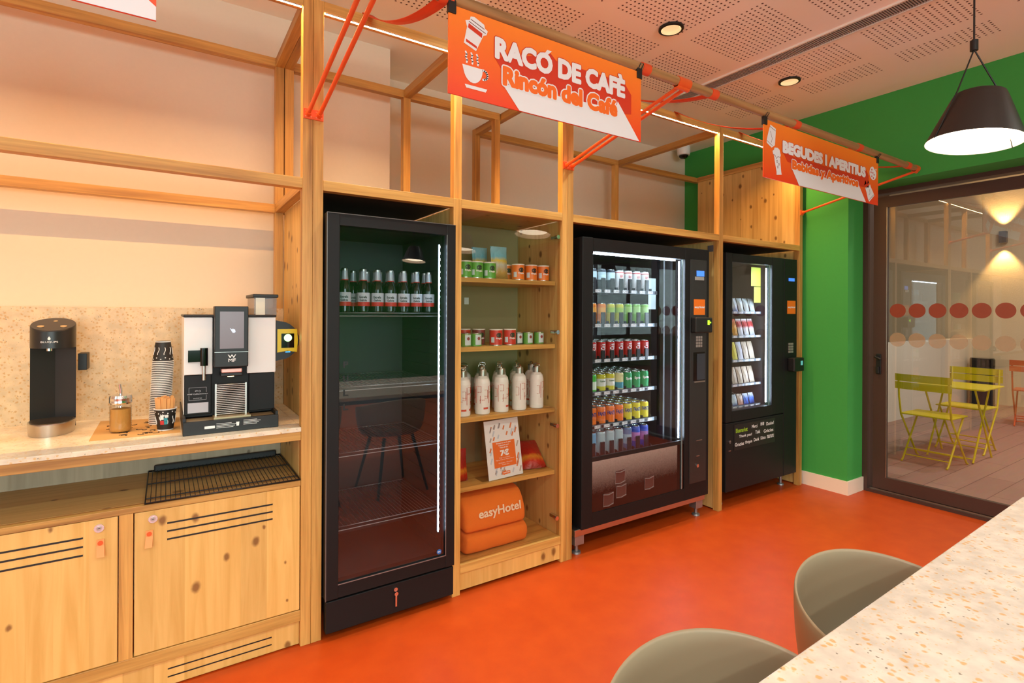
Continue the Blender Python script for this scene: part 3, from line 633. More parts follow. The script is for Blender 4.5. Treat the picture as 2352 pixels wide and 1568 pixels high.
MB().cyl((.131, 2.482, 1.131), (.131, 2.482, 1.19), .0065, 14).build('steam_wand', SILV, CM)
hp = MB().box(.333, .425, 2.62, 2.85, 1.396, 1.474).build('bean_hopper', mat('smoked_acrylic', (120, 96, 88), .15, alpha=.55), CM)
MB().bbox(.326, .432, 2.61, 2.86, 1.474, 1.489, .003).build('hopper_lid', BLK2, CM)
MB().box(.338, .376, 2.615, 2.619, 1.396, 1.472).build('hopper_front', mat('cream_plastic', (236, 226, 208), .4), CM)
rd = thing('card_reader', 'black rounded card reader with yellow face on side of coffee machine', 'card reader', (.455, 2.55, 1.2))
prof = [(.406, 1.372)]+[(.406+.096*math.sin(a), 1.283+(.089)*math.cos(a)) for a in [k*math.pi/14 for k in range(2, 13)]]+[(.406, 1.194)]
rp = MB().prism([(a, b) for a, b in prof], (0, 2.60, 0), FX, FZ, .09); rp.build('shell', BLK2, rd)
MB().prism([(.411, 1.231), (.452, 1.238), (.492, 1.231), (.496, 1.285), (.492, 1.334), (.411, 1.334)], (0, 2.51, 0), FX, FZ, .003).build('yellow_face', mat('yellow_face', (214, 190, 20), .4), rd)
MB().box(.427, .480, 2.5058, 2.5072, 1.251, 1.314).build('display', BLKG, rd)
MB().prism([(.0165*math.cos(a*math.pi/12), .0165*math.sin(a*math.pi/12)) for a in range(24)], (.454, 2.5056, 1.295), FX, FZ, .0006).build('green_light', mat('green_glow', (190, 255, 170), .4, emit=2.2, ecol=(170, 255, 150)), rd)
MB().box(.444, .464, 2.506, 2.5072, 1.2305, 1.2345).build('blue_light', mat('blue_glow', (60, 150, 255), .4, emit=2), rd)
MB().box(.405, .42, 2.56, 2.6, 1.24, 1.30).build('bracket', BLK2, rd)

# water dispenser
cx, cy = -.378, 2.80
WD = thing('water_dispenser', 'tall black oval water dispenser at the left of the counter', 'water dispenser', (cx, cy, .925))
def oval(z, rx, ry, n=36, cy_=cy): return [(cx+rx*math.cos(2*math.pi*i/n), cy_+ry*math.sin(2*math.pi*i/n), z) for i in range(n)]
def loft(rings, m=0, caps=True, mb=None, mats=None):
    mb = mb or MB(); n = len(rings[0])
    for k in range(len(rings)-1): mb.add(rings[k]+rings[k+1], [(i, (i+1) % n, n+(i+1) % n, n+i) for i in range(n)], m, True)
    if caps: mb.add(rings[0], [tuple(range(n))[::-1]], m); mb.add(rings[-1], [tuple(range(n))], m)
    return mb
bw = mat('satin_black', (34, 33, 34), .35)
# column: rear half oval with a V-shaped front
def vring(z):
    return [(cx-.071, 2.80, z), (cx+.001, 2.835, z), (cx+.071, 2.80, z)]+[(cx+.071*math.cos(a), 2.80+.085*math.sin(a), z) for a in [k*math.pi/14 for k in range(1, 14)]]
m_ = MB(); rr = [vring(.94), vring(1.275)]; n = len(rr[0]); m_.add(rr[0]+rr[1], [(i, (i+1) % n, n+(i+1) % n, n+i) for i in range(n)]+[tuple(range(n))[::-1], tuple(range(n, 2*n))])
m_.build('column', [bw], WD)
def slant(rg, k=.30): return [(x, y, z+k*(y-cy)) for x, y, z in rg]
loft([oval(1.262, .071, .082), slant(oval(1.352, .071, .082)), slant(oval(1.356, .069, .08))]).build('head', bw, WD)
dr = loft([oval(.9255, .070, .112, cy_=2.775), oval(.970, .073, .117, cy_=2.775), oval(.974, .072, .115, cy_=2.775)]); dr.build('base', SILV, WD)
loft([oval(.974, .068, .110, cy_=2.775), oval(.9765, .067, .108, cy_=2.775)]).build('drip_plate', mat('dark_plate', (62, 56, 52), .4, .5), WD)
bt = MB()
for dx, dy, q in ((-.035, -.03, .011), (.035, -.03, .011), (.002, .035, .007)): bt.prism([(q*math.cos(k*math.pi/10), q*math.sin(k*math.pi/10)) for k in range(20)], (cx+dx, cy+dy, 1.3562+.30*dy), (1, 0, 0), (0, 1, .30), .0015)
bt.build('buttons', mat('champagne_metal', (226, 200, 150), .3, .9), WD)
MB().cyl((cx-.003, 2.735, 1.252), (cx-.003, 2.735, 1.264), .009, 16).build('nozzle', CHROME, WD)
lg = MB(); text(lg, 'BLUQUPS', (cx-.027, 2.716, 1.283), FX, FZ, w=.052, h=.008, bold=.0)
lg.lathe([(.0042, 0), (.0042, .0002)], (0, 0, 0), 8) if 0 else None
lg.prism([(0, .010), (.004, .003), (.0045, -.001), (.003, -.004), (-.003, -.004), (-.0045, -.001), (-.004, .003)], (cx-.002, 2.7165, 1.30), FX, FZ, .0003)
lg.build('logo', WHTP, WD)
tag(MB().bbox(-.312, -.281, 2.90, 2.985, 1.157, 1.228, .002).build('wall_box', BLK2), 'small black box on splashback right of the water dispenser', 'socket')

# kraft mat, sugar jar, cups, stirrers
mt = MB().add([(-.237, 2.503, .9253), (.052, 2.497, .9253), (.055, 2.85, .9253), (-.237, 2.93, .9253), (-.237, 2.503, .927), (.052, 2.497, .927), (.055, 2.85, .927), (-.237, 2.93, .927)], [(0, 3, 2, 1), (4, 5, 6, 7), (0, 1, 5, 4), (1, 2, 6, 5), (2, 3, 7, 6), (3, 0, 4, 7)])
km = thing('paper_mat', 'brown kraft paper mat with black print under jar and cups', 'mat', (-.09, 2.7, .925))
mt.build('sheet', mat('kraft_paper', (206, 160, 100), .8, var=.06, scale=120), km)
pr = MB(); random.seed(3)
for i in range(40):
    x = random.uniform(-.2, .02); y = random.uniform(2.53, 2.82); a = random.uniform(0, 6.3); q = random.uniform(.006, .014)
    pr.tube([(x+q*math.cos(a+k*.9), y+q*math.sin(a+k*.9)*.9, .9277) for k in range(5)], .0014, 4)
pr.build('print', mat('black_ink', (40, 34, 30), .7), km)
SJ = thing('sugar_dispenser', 'glass sugar jar with steel pouring spout on the kraft mat', 'sugar jar', (-.149, 2.63, .928))
c0 = (-.149, 2.63, .928)
MB().lathe([(0, .0015), (.034, .0), (.037, .006), (.0365, .10), (.033, .116), (.035, .128)], c0, 24).build('jar', CLEAR, SJ)
MB().lathe([(0, .004), (.0325, .004), (.0345, .01), (.034, .092), (0, .098)], c0, 24).build('sugar', mat('brown_sugar', (206, 146, 66), .8, var=.15, bump=.4, scale=500), SJ)
MB().lathe([(.036, .112), (.0385, .118), (.038, .126), (.0385, .135), (.036, .146), (.01, .149), (0, .15)], c0, 24).build('lid', CHROME, SJ)
MB().tube([(-.149, 2.63, 1.03), (-.149, 2.63, 1.09), (-.153, 2.628, 1.118)], .0055, 12).cyl((-.149, 2.63, .99), (-.149, 2.63, 1.03), .009, 12, r1=.0055).build('spout', CHROME, SJ)
def cup_mesh(c, flip, h=.088, rb=.028, rt_=.0385, full=True):
    """paper cup; flip=True upside down. materials 0 black, 1 white"""
    m = MB(); pr_ = [(0, .003), (rb-.001, .003), (rb, 0), (rb, .004), (rt_, h-.004), (rt_+.0022, h-.003), (rt_+.0022, h), (rt_-.001, h), (rb-.0015, .006), (0, .006)]
    mt_ = [0, 0, 1, 0, 1, 1, 1, 1, 1]
    if flip: pr_ = [(r_, h-z) for r_, z in pr_]
    m.lathe(pr_, c, 28, mt_); return m
CUPB = mat('cup_black', (34, 30, 28), .55)
def cup_deco(c, flip, h=.088, rb=.028, rt_=.0385):
    m = MB()
    def rad(z): return rb+(rt_-rb)*z/h+.0006
    for i in range(14):
        a = i*2*math.pi/14; z = h-.012-(.006 if i % 2 else 0)
        zz = h-z if flip else z; q = rad(z)
        d = .0026; u = Vector((-math.sin(a), math.cos(a), 0)); o = Vector((c[0]+q*math.cos(a), c[1]+q*math.sin(a), c[2]+zz))
        m.prism([(d*math.cos(k*math.pi/4), d*math.sin(k*math.pi/4)) for k in range(8)], o, u, (0, 0, 1), .0004)
    for i in range(9):
        a0 = i*2*math.pi/9
        m.tube([(c[0]+rad(z)*math.cos(a0+.09*math.sin((z-.025)*160)), c[1]+rad(z)*math.sin(a0+.09*math.sin((z-.025)*160)), c[2]+(h-z if flip else z)) for z in [.026+k*.0045 for k in range(8)]], .0015, 5)
    return m
# stack of upside down cups: every cup is one thing
ncup = 36; pitch = (1.28-.927-.088)/(ncup-1)
first = None
for i in range(ncup):
    lean = .035*(1-i/ncup)*0
    x = -.020+.012*i/ncup; y = 2.75; z = .9275+i*pitch
    lab = 'topmost black paper cup of the tall upside-down stack' if i == ncup-1 else ('upside-down paper cup inside the tall stack, only its white rim showing' if i else 'bottom paper cup of the tall upside-down stack, its rim on the mat')
    if i == ncup-1:
        t = thing('paper_cup', lab, 'paper cup', (x, y, z), 'stacked paper cups'); cup_mesh((x, y, z), True).build('cup', [CUPB, WHITE], t); cup_deco((x, y, z), True).build('print', WHTP, t)
    elif first is None:
        m = MB(); m.lathe([(.0385, .004), (.0407, .003), (.0407, 0), (.0375, 0), (.0285, .078), (.030, .080), (.0385, .004)], (x, y, z), 28, [1, 1, 1, 0, 0, 2])
        first = tag(m.build('paper_cup', [CUPB, WHITE, CUPB]), lab, 'paper cup', 'stacked paper cups')
    else:
        c_ = first.copy(); COL.objects.link(c_); c_.location = (x, y, z); c_['label'] = lab; c_['group'] = 'stacked paper cups'
sc0 = (.001, 2.585, .9275)
t = thing('paper_cup', 'black paper cup with dots and colourful logo holding the wooden stirrers', 'paper cup', sc0)
cup_mesh(sc0, False).build('cup', [CUPB, WHITE], t); cup_deco(sc0, False).build('print', WHTP, t)
lg = MB()
for k, (bx, bz_, wd, hg, mm) in enumerate(((-.012, .045, .012, .018, 0), (.001, .038, .012, .014, 1), (-.012, .026, .013, .016, 2), (.002, .026, .011, .011, 1), (.004, .053, .012, .01, 0))):
    q = .0345; a0 = R(-100)+bx/q
    vs = []
    for j in range(4): a_ = a0+wd*j/3/q; vs += [(sc0[0]+q*math.cos(a_), sc0[1]+q*math.sin(a_), sc0[2]+bz_), (sc0[0]+(q+.002)*math.cos(a_), sc0[1]+(q+.002)*math.sin(a_), sc0[2]+bz_+hg)]
    lg.add(vs, [(2*j, 2*j+2, 2*j+3, 2*j+1) for j in range(3)], mm)
text_cyl(lg, 'Havy', sc0, .0372, .056, w=.026, h=.012, ang=-97, bold=.03, m=0)
lg.build('logo', [WHTP, mat('logo_teal', (50, 150, 165), .5), mat('logo_red', (200, 50, 50), .5)], t)
random.seed(11); WS = mat('birch_stick', (226, 160, 92), .6)
for i in range(20):
    a = i*2.4; q = .004+.0235*math.sqrt((i+.5)/20); ox = sc0[0]+q*math.cos(a)*.8; oy = sc0[1]+q*math.sin(a)*.8
    tx, ty = q*math.cos(a)*.42, q*math.sin(a)*.42; zt = sc0[2]+.132+random.uniform(-.006, .004); ww = .0058; b_ = random.uniform(-.6, .6)
    ux = Vector((math.cos(b_), math.sin(b_)*.4, 0))*ww; uy = Vector((-math.sin(b_)*.4, math.cos(b_), 0)).normalized()*.0008
    p0 = Vector((ox, oy, sc0[2]+.0075)); p1 = Vector((ox+tx, oy+ty, zt)); vs = []
    for p in (p0, p1): vs += [p-ux-uy, p+ux-uy, p+ux+uy, p-ux+uy]
    tag(MB().add(vs, [(3, 2, 1, 0), (4, 5, 6, 7), (0, 1, 5, 4), (1, 2, 6, 5), (2, 3, 7, 6), (3, 0, 4, 7)]).build('wooden_stirrer', WS), 'flat wooden stirrer in the bundle standing in the black paper cup', 'stirrer', 'wooden stirrers in the cup')

#SECTION_FRIDGE
# ================================================================ black glass-door fridge
FG = thing('display_fridge', 'tall black glass-door fridge with one shelf of beer bottles', 'fridge', (.875, 2.6, 0))
def fp(name, m, *a, b=.003, p=None): return MB().bbox(*a, b).build(name, m, p or FG)
X0, X1 = .572, 1.184
body = MB().box(X0+.002, X0+.03, 2.375, 2.96, .17, 1.83).box(X1-.03, X1-.002, 2.375, 2.96, .17, 1.83).box(X0+.03, X1-.03, 2.375, 2.96, .17, .20).box(X0+.03, X1-.03, 2.375, 2.96, 1.80, 1.83).box(X0+.03, X1-.03, 2.93, 2.96, .20, 1.80)
body.build('cabinet', mat('fridge_inner', (52, 50, 50), .45), FG)
dr = MB().bbox(X0, .627, 2.312, 2.37, .178, 1.836, .003).bbox(1.136, X1, 2.312, 2.37, .178, 1.836, .003).box(.627, 1.136, 2.314, 2.37, .18, .238).box(.627, 1.136, 2.314, 2.37, 1.785, 1.834)
dr = dr.build('door', BLACK, FG)
MB().box(.627, 1.136, 2.3225, 2.3228, .238, 1.785).build('glass', GLF, dr)
MB().box(.625, 1.138, 2.3115, 2.3135, .235, .2385).box(1.135, 1.138, 2.3115, 2.3135, .238, 1.785).build('trim', ALU, dr)
MB().box(X0-.001, X0+.003, 2.311, 2.314, .178, 1.836).box(X0, X1, 2.311, 2.314, 1.834, 1.837).build('edge_strip', mat('grey_edge', (110, 108, 106), .4, .5), dr)
ls = MB().box(1.110, 1.1145, 2.345, 2.353, .345, 1.74).build('led_strip', mat('cool_led_soft', (225, 240, 255), .5, emit=5, ecol=(190, 226, 255)), dr)
dd = MB()
for i in range(46): dd.box(1.1095, 1.115, 2.3435, 2.3449, .355+i*.0304, .365+i*.0304)
dd.build('led_points', mat('cool_led_points', (235, 245, 255), .5, emit=45, ecol=(215, 236, 255)), ls)
kp = fp('kick_panel', BLACK, X0+.004, X1-.002, 2.318, 2.36, .034, .17)
MB().cyl((.886, 2.319, .143), (.886, 2.312, .143), .009, 16).build('lock', CHROME, kp)
MB().box(.8845, .8855, 2.304, 2.314, .125, .145).cyl((.8875, 2.308, .124), (.8875, 2.3095, .124), .009, 16).box(.882, .890, 2.307, 2.3085, .068, .116).build('key', CHROME, kp)
MB().prism([(.012*math.cos(k*math.pi/10), .012*math.sin(k*math.pi/10)) for k in range(20)], (1.106, 2.3215, .259), FX, FZ, .0006).build('blue_sticker', mat('blue_sticker', (40, 110, 190), .4), dr)
tx_ = MB(); text(tx_, 'int', (1.099, 2.3207, .2555), FX, FZ, w=.014, h=.008, bold=.03); tx_.build('sticker_text', WHTP, dr)
pm = MB()
for i, chh in enumerate('PULL'):
    pm = MB(); text(pm, chh, (.646, 2.3215, 1.168-i*.0615), FX, FZ, w=.022, h=.028, bold=.03); pm.build('letter', BLK2, dr)
for x in (.62, 1.13):
    for y in (2.40, 2.88): MB().cyl((x, y, 0), (x, y, .17), .014, 12).build('foot', BLK2, FG)
wm = mat('rack_wire', (150, 150, 150), .35, .7)
for z in (1.41, 1.075, .78, .452):
    rk = MB().tube([(.604, 2.40, z-.004), (1.152, 2.40, z-.004), (1.152, 2.90, z-.004), (.604, 2.90, z-.004)], .003, 6, closed=True).tube([(.604, 2.395, z-.018), (1.152, 2.395, z-.018)], .0025, 6)
    for i in range(30): x = .618+i*.018; rk.tube([(x, 2.40, z-.0015), (x, 2.90, z-.0015)], .0012, 4)
    rk.build('shelf', wm, FG)
rl = MB()
for i in range(24): rl.box(1.15, 1.1535, 2.45, 2.9, .26+i*.062, .268+i*.062)
rl.build('shelf_rails', mat('rail_dark', (44, 42, 42), .4), FG)
# beer bottles
BG = mat('bottle_glass', (26, 30, 24), .08); RED = mat('label_red', (206, 44, 40), .5); LBW = mat('label_white', (206, 214, 220), .5); FOIL = mat('label_silver', (186, 196, 204), .35, .3)
BB = thing('beer_bottle', '', 'bottle', (0, 0, 0), 'beer bottles in the fridge')
MB().lathe([(0, .002), (.026, 0), (.0285, .004), (.0285, .105), (.024, .125), (.014, .148), (.0125, .192), (.0135, .195), (.0135, .2), (0, .2)], (0, 0, 0), 20).build('glass', BG, BB)
MB().lathe([(.0288, .028), (.029, .03), (.029, .047), (.0291, .0475), (.0291, .088), (.0288, .09)], (0, 0, 0), 20, [1, 1, 0, 0, 0]).build('label', [LBW, RED], BB)
MB().lathe([(.0168, .146), (.0156, .150), (.0140, .165), (.0132, .19)], (0, 0, 0), 16, [1, 0, 0]).build('neck_label', [FOIL, RED], BB)
MB().lathe([(.0146, .190), (.0146, .199), (.012, .202), (0, .2022)], (0, 0, 0), 16).build('cap', SILV, BB)
lt = MB(); text_cyl(lt, 'Estrella', (0, 0, 0), .0295, .064, w=.036, h=.011, ang=-110, bold=.03); text_cyl(lt, 'Galicia', (0, 0, 0), .0295, .050, w=.034, h=.010, ang=-110, bold=.03)
lt.build('lettering', mat('ink_black', (30, 26, 26), .6), BB)
xs = [.688, .775, .842, .907, .973, 1.040, 1.105]
k = 0
for row in range(3):
    for i, x in enumerate(xs):
        xx = x+(.0 if row == 0 else (.014 if row == 1 else -.008)); yy = 2.455+.068*row
        if xx > 1.115: xx = 1.113
        rown = ('front', 'middle', 'rear')[row]
        lab = f'{ORD[i]} beer bottle from left in the {rown} row on the fridge shelf'
        if k == 0: BB.location = (xx, yy, 1.4107); BB['label'] = lab
        else: dup(BB, (xx, yy, 1.4107), lab)
        k += 1

#SECTION_SHELVES
# ================================================================ goods in the shelf cabinet
def crisp_can(col, cname, name_h=.089, r_=.036, lid=True):
    m = mat('tin_'+cname, col, .4)
    t = thing('crisp_can', '', 'snack can', (0, 0, 0))
    MB().lathe([(0, .0), (r_, .0), (r_, .004), (r_, name_h-.006), (r_+.0008, name_h-.006), (r_+.0008, name_h), (0, name_h)], (0, 0, 0), 24, [2, 2, 0, 2, 1, 1]).build('tube', [m, mat('lid_white', (232, 226, 216), .4), SILV], t)
    f = MB()
    # white nutrition block and round badge with moustache-like mark left generic
    def patch(a0, a1, z0, z1, mm):
        n = 5; vs = []
        for j in range(n+1): a = R(a0+(a1-a0)*j/n); vs += [((r_+.0004)*math.cos(a), (r_+.0004)*math.sin(a), z0), ((r_+.0004)*math.cos(a), (r_+.0004)*math.sin(a), z1)]
        f.add(vs, [(2*j, 2*j+2, 2*j+3, 2*j+1) for j in range(n)], mm)
    patch(-165, -135, .016, .045, 0)
    n = 14; vs = [((r_+.0006)*math.cos(R(-92)), (r_+.0006)*math.sin(R(-92)), .056)]
    for j in range(n): a = 2*math.pi*j/n; th = R(-92)+.016*math.cos(a)/r_; vs.append(((r_+.0006)*math.cos(th), (r_+.0006)*math.sin(th), .056+.013*math.sin(a)))
    f.add(vs, [(0, 1+j, 1+(j+1) % n) for j in range(n)], 1)
    text_cyl(f, 'Pringles', (0, 0, 0), r_+.0008, .032, w=.036, h=.011, ang=-92, bold=.04, m=2)
    f.build('label', [LBW, mat('badge_dark', (46, 32, 28), .5), WHTP], t)
    return t
G1 = 'snack cans on the top shelf'
z = 1.5925
g = crisp_can((96, 164, 58), 'green'); g['group'] = G1; g.location = (1.316, 2.462, z); g['label'] = 'green snack can at left end of the top shelf, half behind the post'
dup(g, (1.384, 2.462, z), 'middle one of three green snack cans on the top shelf'); dup(g, (1.463, 2.462, z), 'green snack can next to the blue and yellow bag on the top shelf')
o = crisp_can((232, 118, 34), 'orange'); o['group'] = G1; o.location = (1.650, 2.462, z); o['label'] = 'orange snack can next to the blue and yellow bag on the top shelf'
dup(o, (1.738, 2.462, z), 'middle one of three orange snack cans on the top shelf'); dup(o, (1.822, 2.462, z), 'orange snack can at right end of the top shelf')
dup(o, (1.620, 2.545, z), 'orange snack can standing behind the orange ones on the top shelf')
G2 = 'snack cans on the second shelf'; z = 1.2325
rd_ = crisp_can((204, 34, 34), 'red'); rd_['group'] = G2; rd_.location = (1.515, 2.475, z); rd_['label'] = 'front left red snack can on the second shelf'
dup(rd_, (1.603, 2.475, z), 'front right red snack can on the second shelf')
pc = crisp_can((140, 34, 52), 'plum'); pc['group'] = G2; pc.location = (1.455, 2.56, z); pc['label'] = 'dark plum snack can left of the red ones on the second shelf'
dup(rd_, (1.31, 2.60, z), 'red snack can at the far left back of the second shelf'); dup(rd_, (1.385, 2.60, z), 'second red snack can from left at back of the second shelf')
def small_tin(col, cname, label, x, y, zz):
    t = thing('snack_tin', label, 'tin', (x, y, zz), 'small tins on the second shelf')
    MB().lathe([(0, 0), (.028, 0), (.029, .002), (.029, .066), (.028, .069), (.026, .07), (0, .07)], (x, y, zz), 22, [1, 1, 0, 1, 1, 1]).build('body', [mat('tin_'+cname, col, .35), SILV], t)
    f = MB(); vs = []; n = 5
    for j in range(n+1): a = R(-125+70*j/n); vs += [(x+.0295*math.cos(a), y+.0295*math.sin(a), zz+.008), (x+.0295*math.cos(a), y+.0295*math.sin(a), zz+.062)]
    f.add(vs, [(2*j, 2*j+2, 2*j+3, 2*j+1) for j in range(n)], 0)
    vs = [(x+.0300*math.cos(R(-90)), y+.03*math.sin(R(-90)), zz+.042)]
    for j in range(12): a = 2*math.pi*j/12; th = R(-90)+.0085*math.cos(a)/.03; vs.append((x+.03*math.cos(th), y+.03*math.sin(th), zz+.042+.0085*math.sin(a)))
    f.add(vs, [(0, 1+j, 1+(j+1) % 12) for j in range(12)], 1)
    f.build('label', [LBW, mat('seal_maroon', (150, 60, 60), .5)], t)
small_tin((120, 150, 70), 'olive', 'small green and white tin at left end of the second shelf', 1.316, 2.452, z)
small_tin((104, 158, 66), 'leaf', 'second small green and white tin from left on the second shelf', 1.378, 2.452, z)
small_tin((80, 70, 66), 'umber', 'small dark brown tin right of the red cans on the second shelf', 1.675, 2.50, z)
small_tin((104, 158, 66), 'leaf', 'small green and white tin right of the dark brown tin, second shelf', 1.735, 2.485, z)
small_tin((104, 158, 66), 'leaf', 'small green and white tin at right end of the second shelf', 1.812, 2.485, z)
# standing crisp bags
def pouch(w_, h_, d_, n=10, m=10):
    """pillow bag, local x width, z height, y depth, with crimped ends"""
    vs = []; fs = []
    for s in (-1, 1):
        for j in range(m+1):
            v = j/m; zz = h_*v; e = math.sin(math.pi*v)**.55
            for i in range(n+1):
                u = i/n*2-1; x = u*w_/2*(1-.06*math.sin(math.pi*v)); y = s*d_/2*e*(1-abs(u)**2.4)+.0015*math.sin(9*u+5*v)*e
                vs.append((x, y, zz))
    N_ = (n+1)*(m+1)
    for j in range(m):
        for i in range(n):
            a = j*(n+1)+i
            fs.append((a, a+1, a+n+2, a+n+1)); fs.append((N_+a, N_+a+n+1, N_+a+n+2, N_+a+1))
    return MB().add(vs, fs, 0, True)
def bag_mat(name, stops, rough=.28):
    m, N, L, b = nm(name)
    tc = N.new('ShaderNodeTexCoord'); sp = N.new('ShaderNodeSeparateXYZ'); L.new(tc.outputs['Generated'], sp.inputs[0])
    n = N.new('ShaderNodeTexNoise'); n.inputs['Scale'].default_value = 6; L.new(tc.outputs['Generated'], n.inputs['Vector'])
    ad = N.new('ShaderNodeMath'); ad.operation = 'MULTIPLY_ADD'; ad.inputs[1].default_value = .12; L.new(n.outputs['Fac'], ad.inputs[0]); L.new(sp.outputs[2], ad.inputs[2])
    r = ramp(N, [(p, s2l(c)) for p, c in stops]); r.color_ramp.interpolation = 'CONSTANT' if name.endswith('_c') else 'LINEAR'
    L.new(ad.outputs[0], r.inputs[0]); L.new(r.outputs[0], b.inputs['Base Color']); b.inputs['Roughness'].default_value = rough
    bp = N.new('ShaderNodeBump'); bp.inputs['Strength'].default_value = .5; bp.inputs['Distance'].default_value = .01; L.new(n.outputs['Fac'], bp.inputs['Height']); L.new(bp.outputs['Normal'], b.inputs['Normal'])
    return m
def bag(label, w_, h_, d_, m, loc, rot=(0, 0, 0), name='snack_bag', group=None, cat='snack bag'):
    o = pouch(w_, h_, d_).build(name, m); o.location = loc; o.rotation_euler = rot; return tag(o, label, cat, group)
chips = bag_mat('crisps_print', [(0, (150, 110, 56)), (.28, (206, 160, 84)), (.50, (198, 196, 186)), (.62, (226, 190, 40)), (.74, (120, 190, 214)), (1, (150, 206, 226))])
b1 = bag('blue and yellow crisp bag standing in the middle of the top shelf', .108, .185, .045, chips, (1.553, 2.50, 1.5945), (R(-5), 0, 0))
bag('blue and yellow crisp bag half hidden behind the green cans', .10, .185, .04, chips, (1.487, 2.60, 1.5945), (R(-4), 0, 0))
redb = bag_mat('red_snack_print', [(0, (120, 20, 14)), (.25, (190, 32, 22)), (.4, (214, 130, 40)), (.5, (170, 26, 20)), (.75, (150, 22, 24)), (1, (160, 30, 34))])
bag('shiny red snack bag leaning back at right end of the third shelf down', .15, .20, .06, redb, (1.783, 2.475, .516), (R(-52), 0, R(-12)))
bag('red snack bag standing at left end of the shelf, beside the post', .11, .17, .05, redb, (1.303, 2.50, .5125), (R(-8), 0, 0))
# white printed bottles
WB = thing('water_bottle', '', 'bottle', (0, 0, 0), 'printed white bottles on the shelf')
MB().lathe([(0, .0), (.038, 0), (.0405, .004), (.0405, .165), (.036, .188), (.025, .200), (.0215, .204), (0, .204)], (0, 0, 0), 24).build('body', mat('bottle_white', (236, 228, 222), .35), WB)
MB().lathe([(.0225, .203), (.0225, .232), (.020, .238), (0, .239)], (0, 0, 0), 20).build('cap', SILV, WB)
hn = MB().tube([(-.018, 0, .238), (-.016, 0, .249), (0, 0, .253), (.016, 0, .249), (.018, 0, .238)], .0035, 6); hn.build('carry_loop', CHROME, WB)
pr = MB(); ob = mat('print_terracotta', (196, 84, 56), .6); random.seed(5)
def cl(pts): return [(.0409*math.cos(R(-90)+x/.0409), .0409*math.sin(R(-90)+x/.0409), z) for x, z in pts]
for sx in (-.075, 0, .07):
    pr.tube(cl([(sx-.03, .13), (sx-.012, .13), (sx-.012, .085), (sx-.03, .085)]), .0014, 4)
    pr.tube(cl([(sx-.005, .15), (sx-.005, .06), (sx+.022, .06), (sx+.022, .10)]), .0014, 4)
    pr.tube(cl([(sx+.004, .15), (sx+.026, .15), (sx+.026, .118), (sx+.006, .118)]), .0014, 4)
for j, wd in enumerate(('JOES', 'TRAVEL', 'WATER', 'ESCAPE')):
    text_cyl(pr, wd, (0, 0, 0), .0411, .072+.02*j, w=.03, h=.008, ang=-150+35*j, bold=0, m=0)
for a in (-140, -75, -10): 
    vs = []
    for j in range(5): th = R(a)+.028*j/4/.0412; vs += [(.0411*math.cos(th), .0411*math.sin(th), .028), (.0411*math.cos(th), .0411*math.sin(th), .038)]
    pr.add(vs, [(2*j, 2*j+2, 2*j+3, 2*j+1) for j in range(4)], 1)
pr.build('print', [ob, mat('print_red_tag', (206, 74, 48), .6)], WB)
k = 0
for row in range(3):
    for i in range(5):
        x = 1.312+.1195*i+(.0, .052, .0)[row]; y = 2.475+.105*row
        if x > 1.83: x = 1.829
        if row == 2: y = 2.685
        rn = ('front', 'middle', 'back')[row]; lab = f'{ORD[i]} white printed bottle from left, {rn} row of the bottle shelf'
        if k == 0: WB.location = (x, y, .868); WB['label'] = lab; WB.rotation_euler = (0, 0, .2)
        else: dup(WB, (x, y, .868), lab, None, .5*k)
        k += 1
# price stand
PS = thing('price_stand', 'leaning card price sign showing 7 euros on the shelf', 'sign', (1.55, 2.44, .51))
Ms = Matrix.Translation((1.446, 2.424, .512)) @ Matrix.Rotation(R(-9), 4, 'X') @ Matrix.Rotation(R(2.2), 4, 'Z') @ Matrix.Rotation(R(-1.5), 4, 'Y')
def ps(mb, name, m, p=PS):
    q = MB().merge(mb, Ms); return q.build(name, m, p)
card = ps(MB().box(0, .226, 0, .003, 0, .312), 'card', mat('card_pattern', (226, 222, 220), .6))
st = MB(); random.seed(2)
for i in range(60):
    x = random.uniform(.012, .21); z = random.uniform(.012, .30); L_ = random.uniform(.018, .032)
    if .045 < x+.01 < .18 and .055 < z < .195: continue
    if x+L_*.5 > .22 or z+L_ > .30: continue
    st.prism([(x, z), (x+.008, z-.004), (x+.008+L_*.45, z-.004+L_), (x+L_*.45, z+L_)], (0, -.0003, 0), FX, FZ, .0003, i % 3)
ps(st, 'pattern', [mat('pat_grey', (190, 194, 204), .6), mat('pat_orange', (214, 120, 70), .6), mat('pat_taupe', (176, 160, 150), .6)], card)
for i in range(9): pass
sg = MB(); sg.box(.042, .188, -.0014, -.0004, .058, .195)
ps(sg, 'orange_square', mat('orange_print', (228, 106, 36), .5), card)
tx_ = MB()
text(tx_, 'Emporta-te-la per', (.066, -.0018, .181), FX, FZ, w=.098, h=.008, bold=.02); text(tx_, 'Llévatela por', (.08, -.0018, .169), FX, FZ, w=.07, h=.008, bold=.02); text(tx_, 'Take it for', (.086, -.0018, .158), FX, FZ, w=.056, h=.008, bold=.02)
text(tx_, '7€', (.086, -.0018, .116), FX, FZ, w=.058, h=.034, bold=.05)
text(tx_, 'Paga a recepció', (.078, -.0018, .104), FX, FZ, w=.07, h=.006); text(tx_, 'Paga en recepción / Pay at reception', (.055, -.0018, .094), FX, FZ, w=.12, h=.006); text(tx_, 'Gràcies - Gracias', (.07, -.0018, .078), FX, FZ, w=.09, h=.006); text(tx_, 'Thank you', (.09, -.0018, .067), FX, FZ, w=.05, h=.006)
ps(tx_, 'lettering', WHTP, card)
sg = MB().box(.088, .140, -.0014, -.0004, .018, .034); lg_ = ps(sg, 'brand_tag', MATS['orange_print'], card)
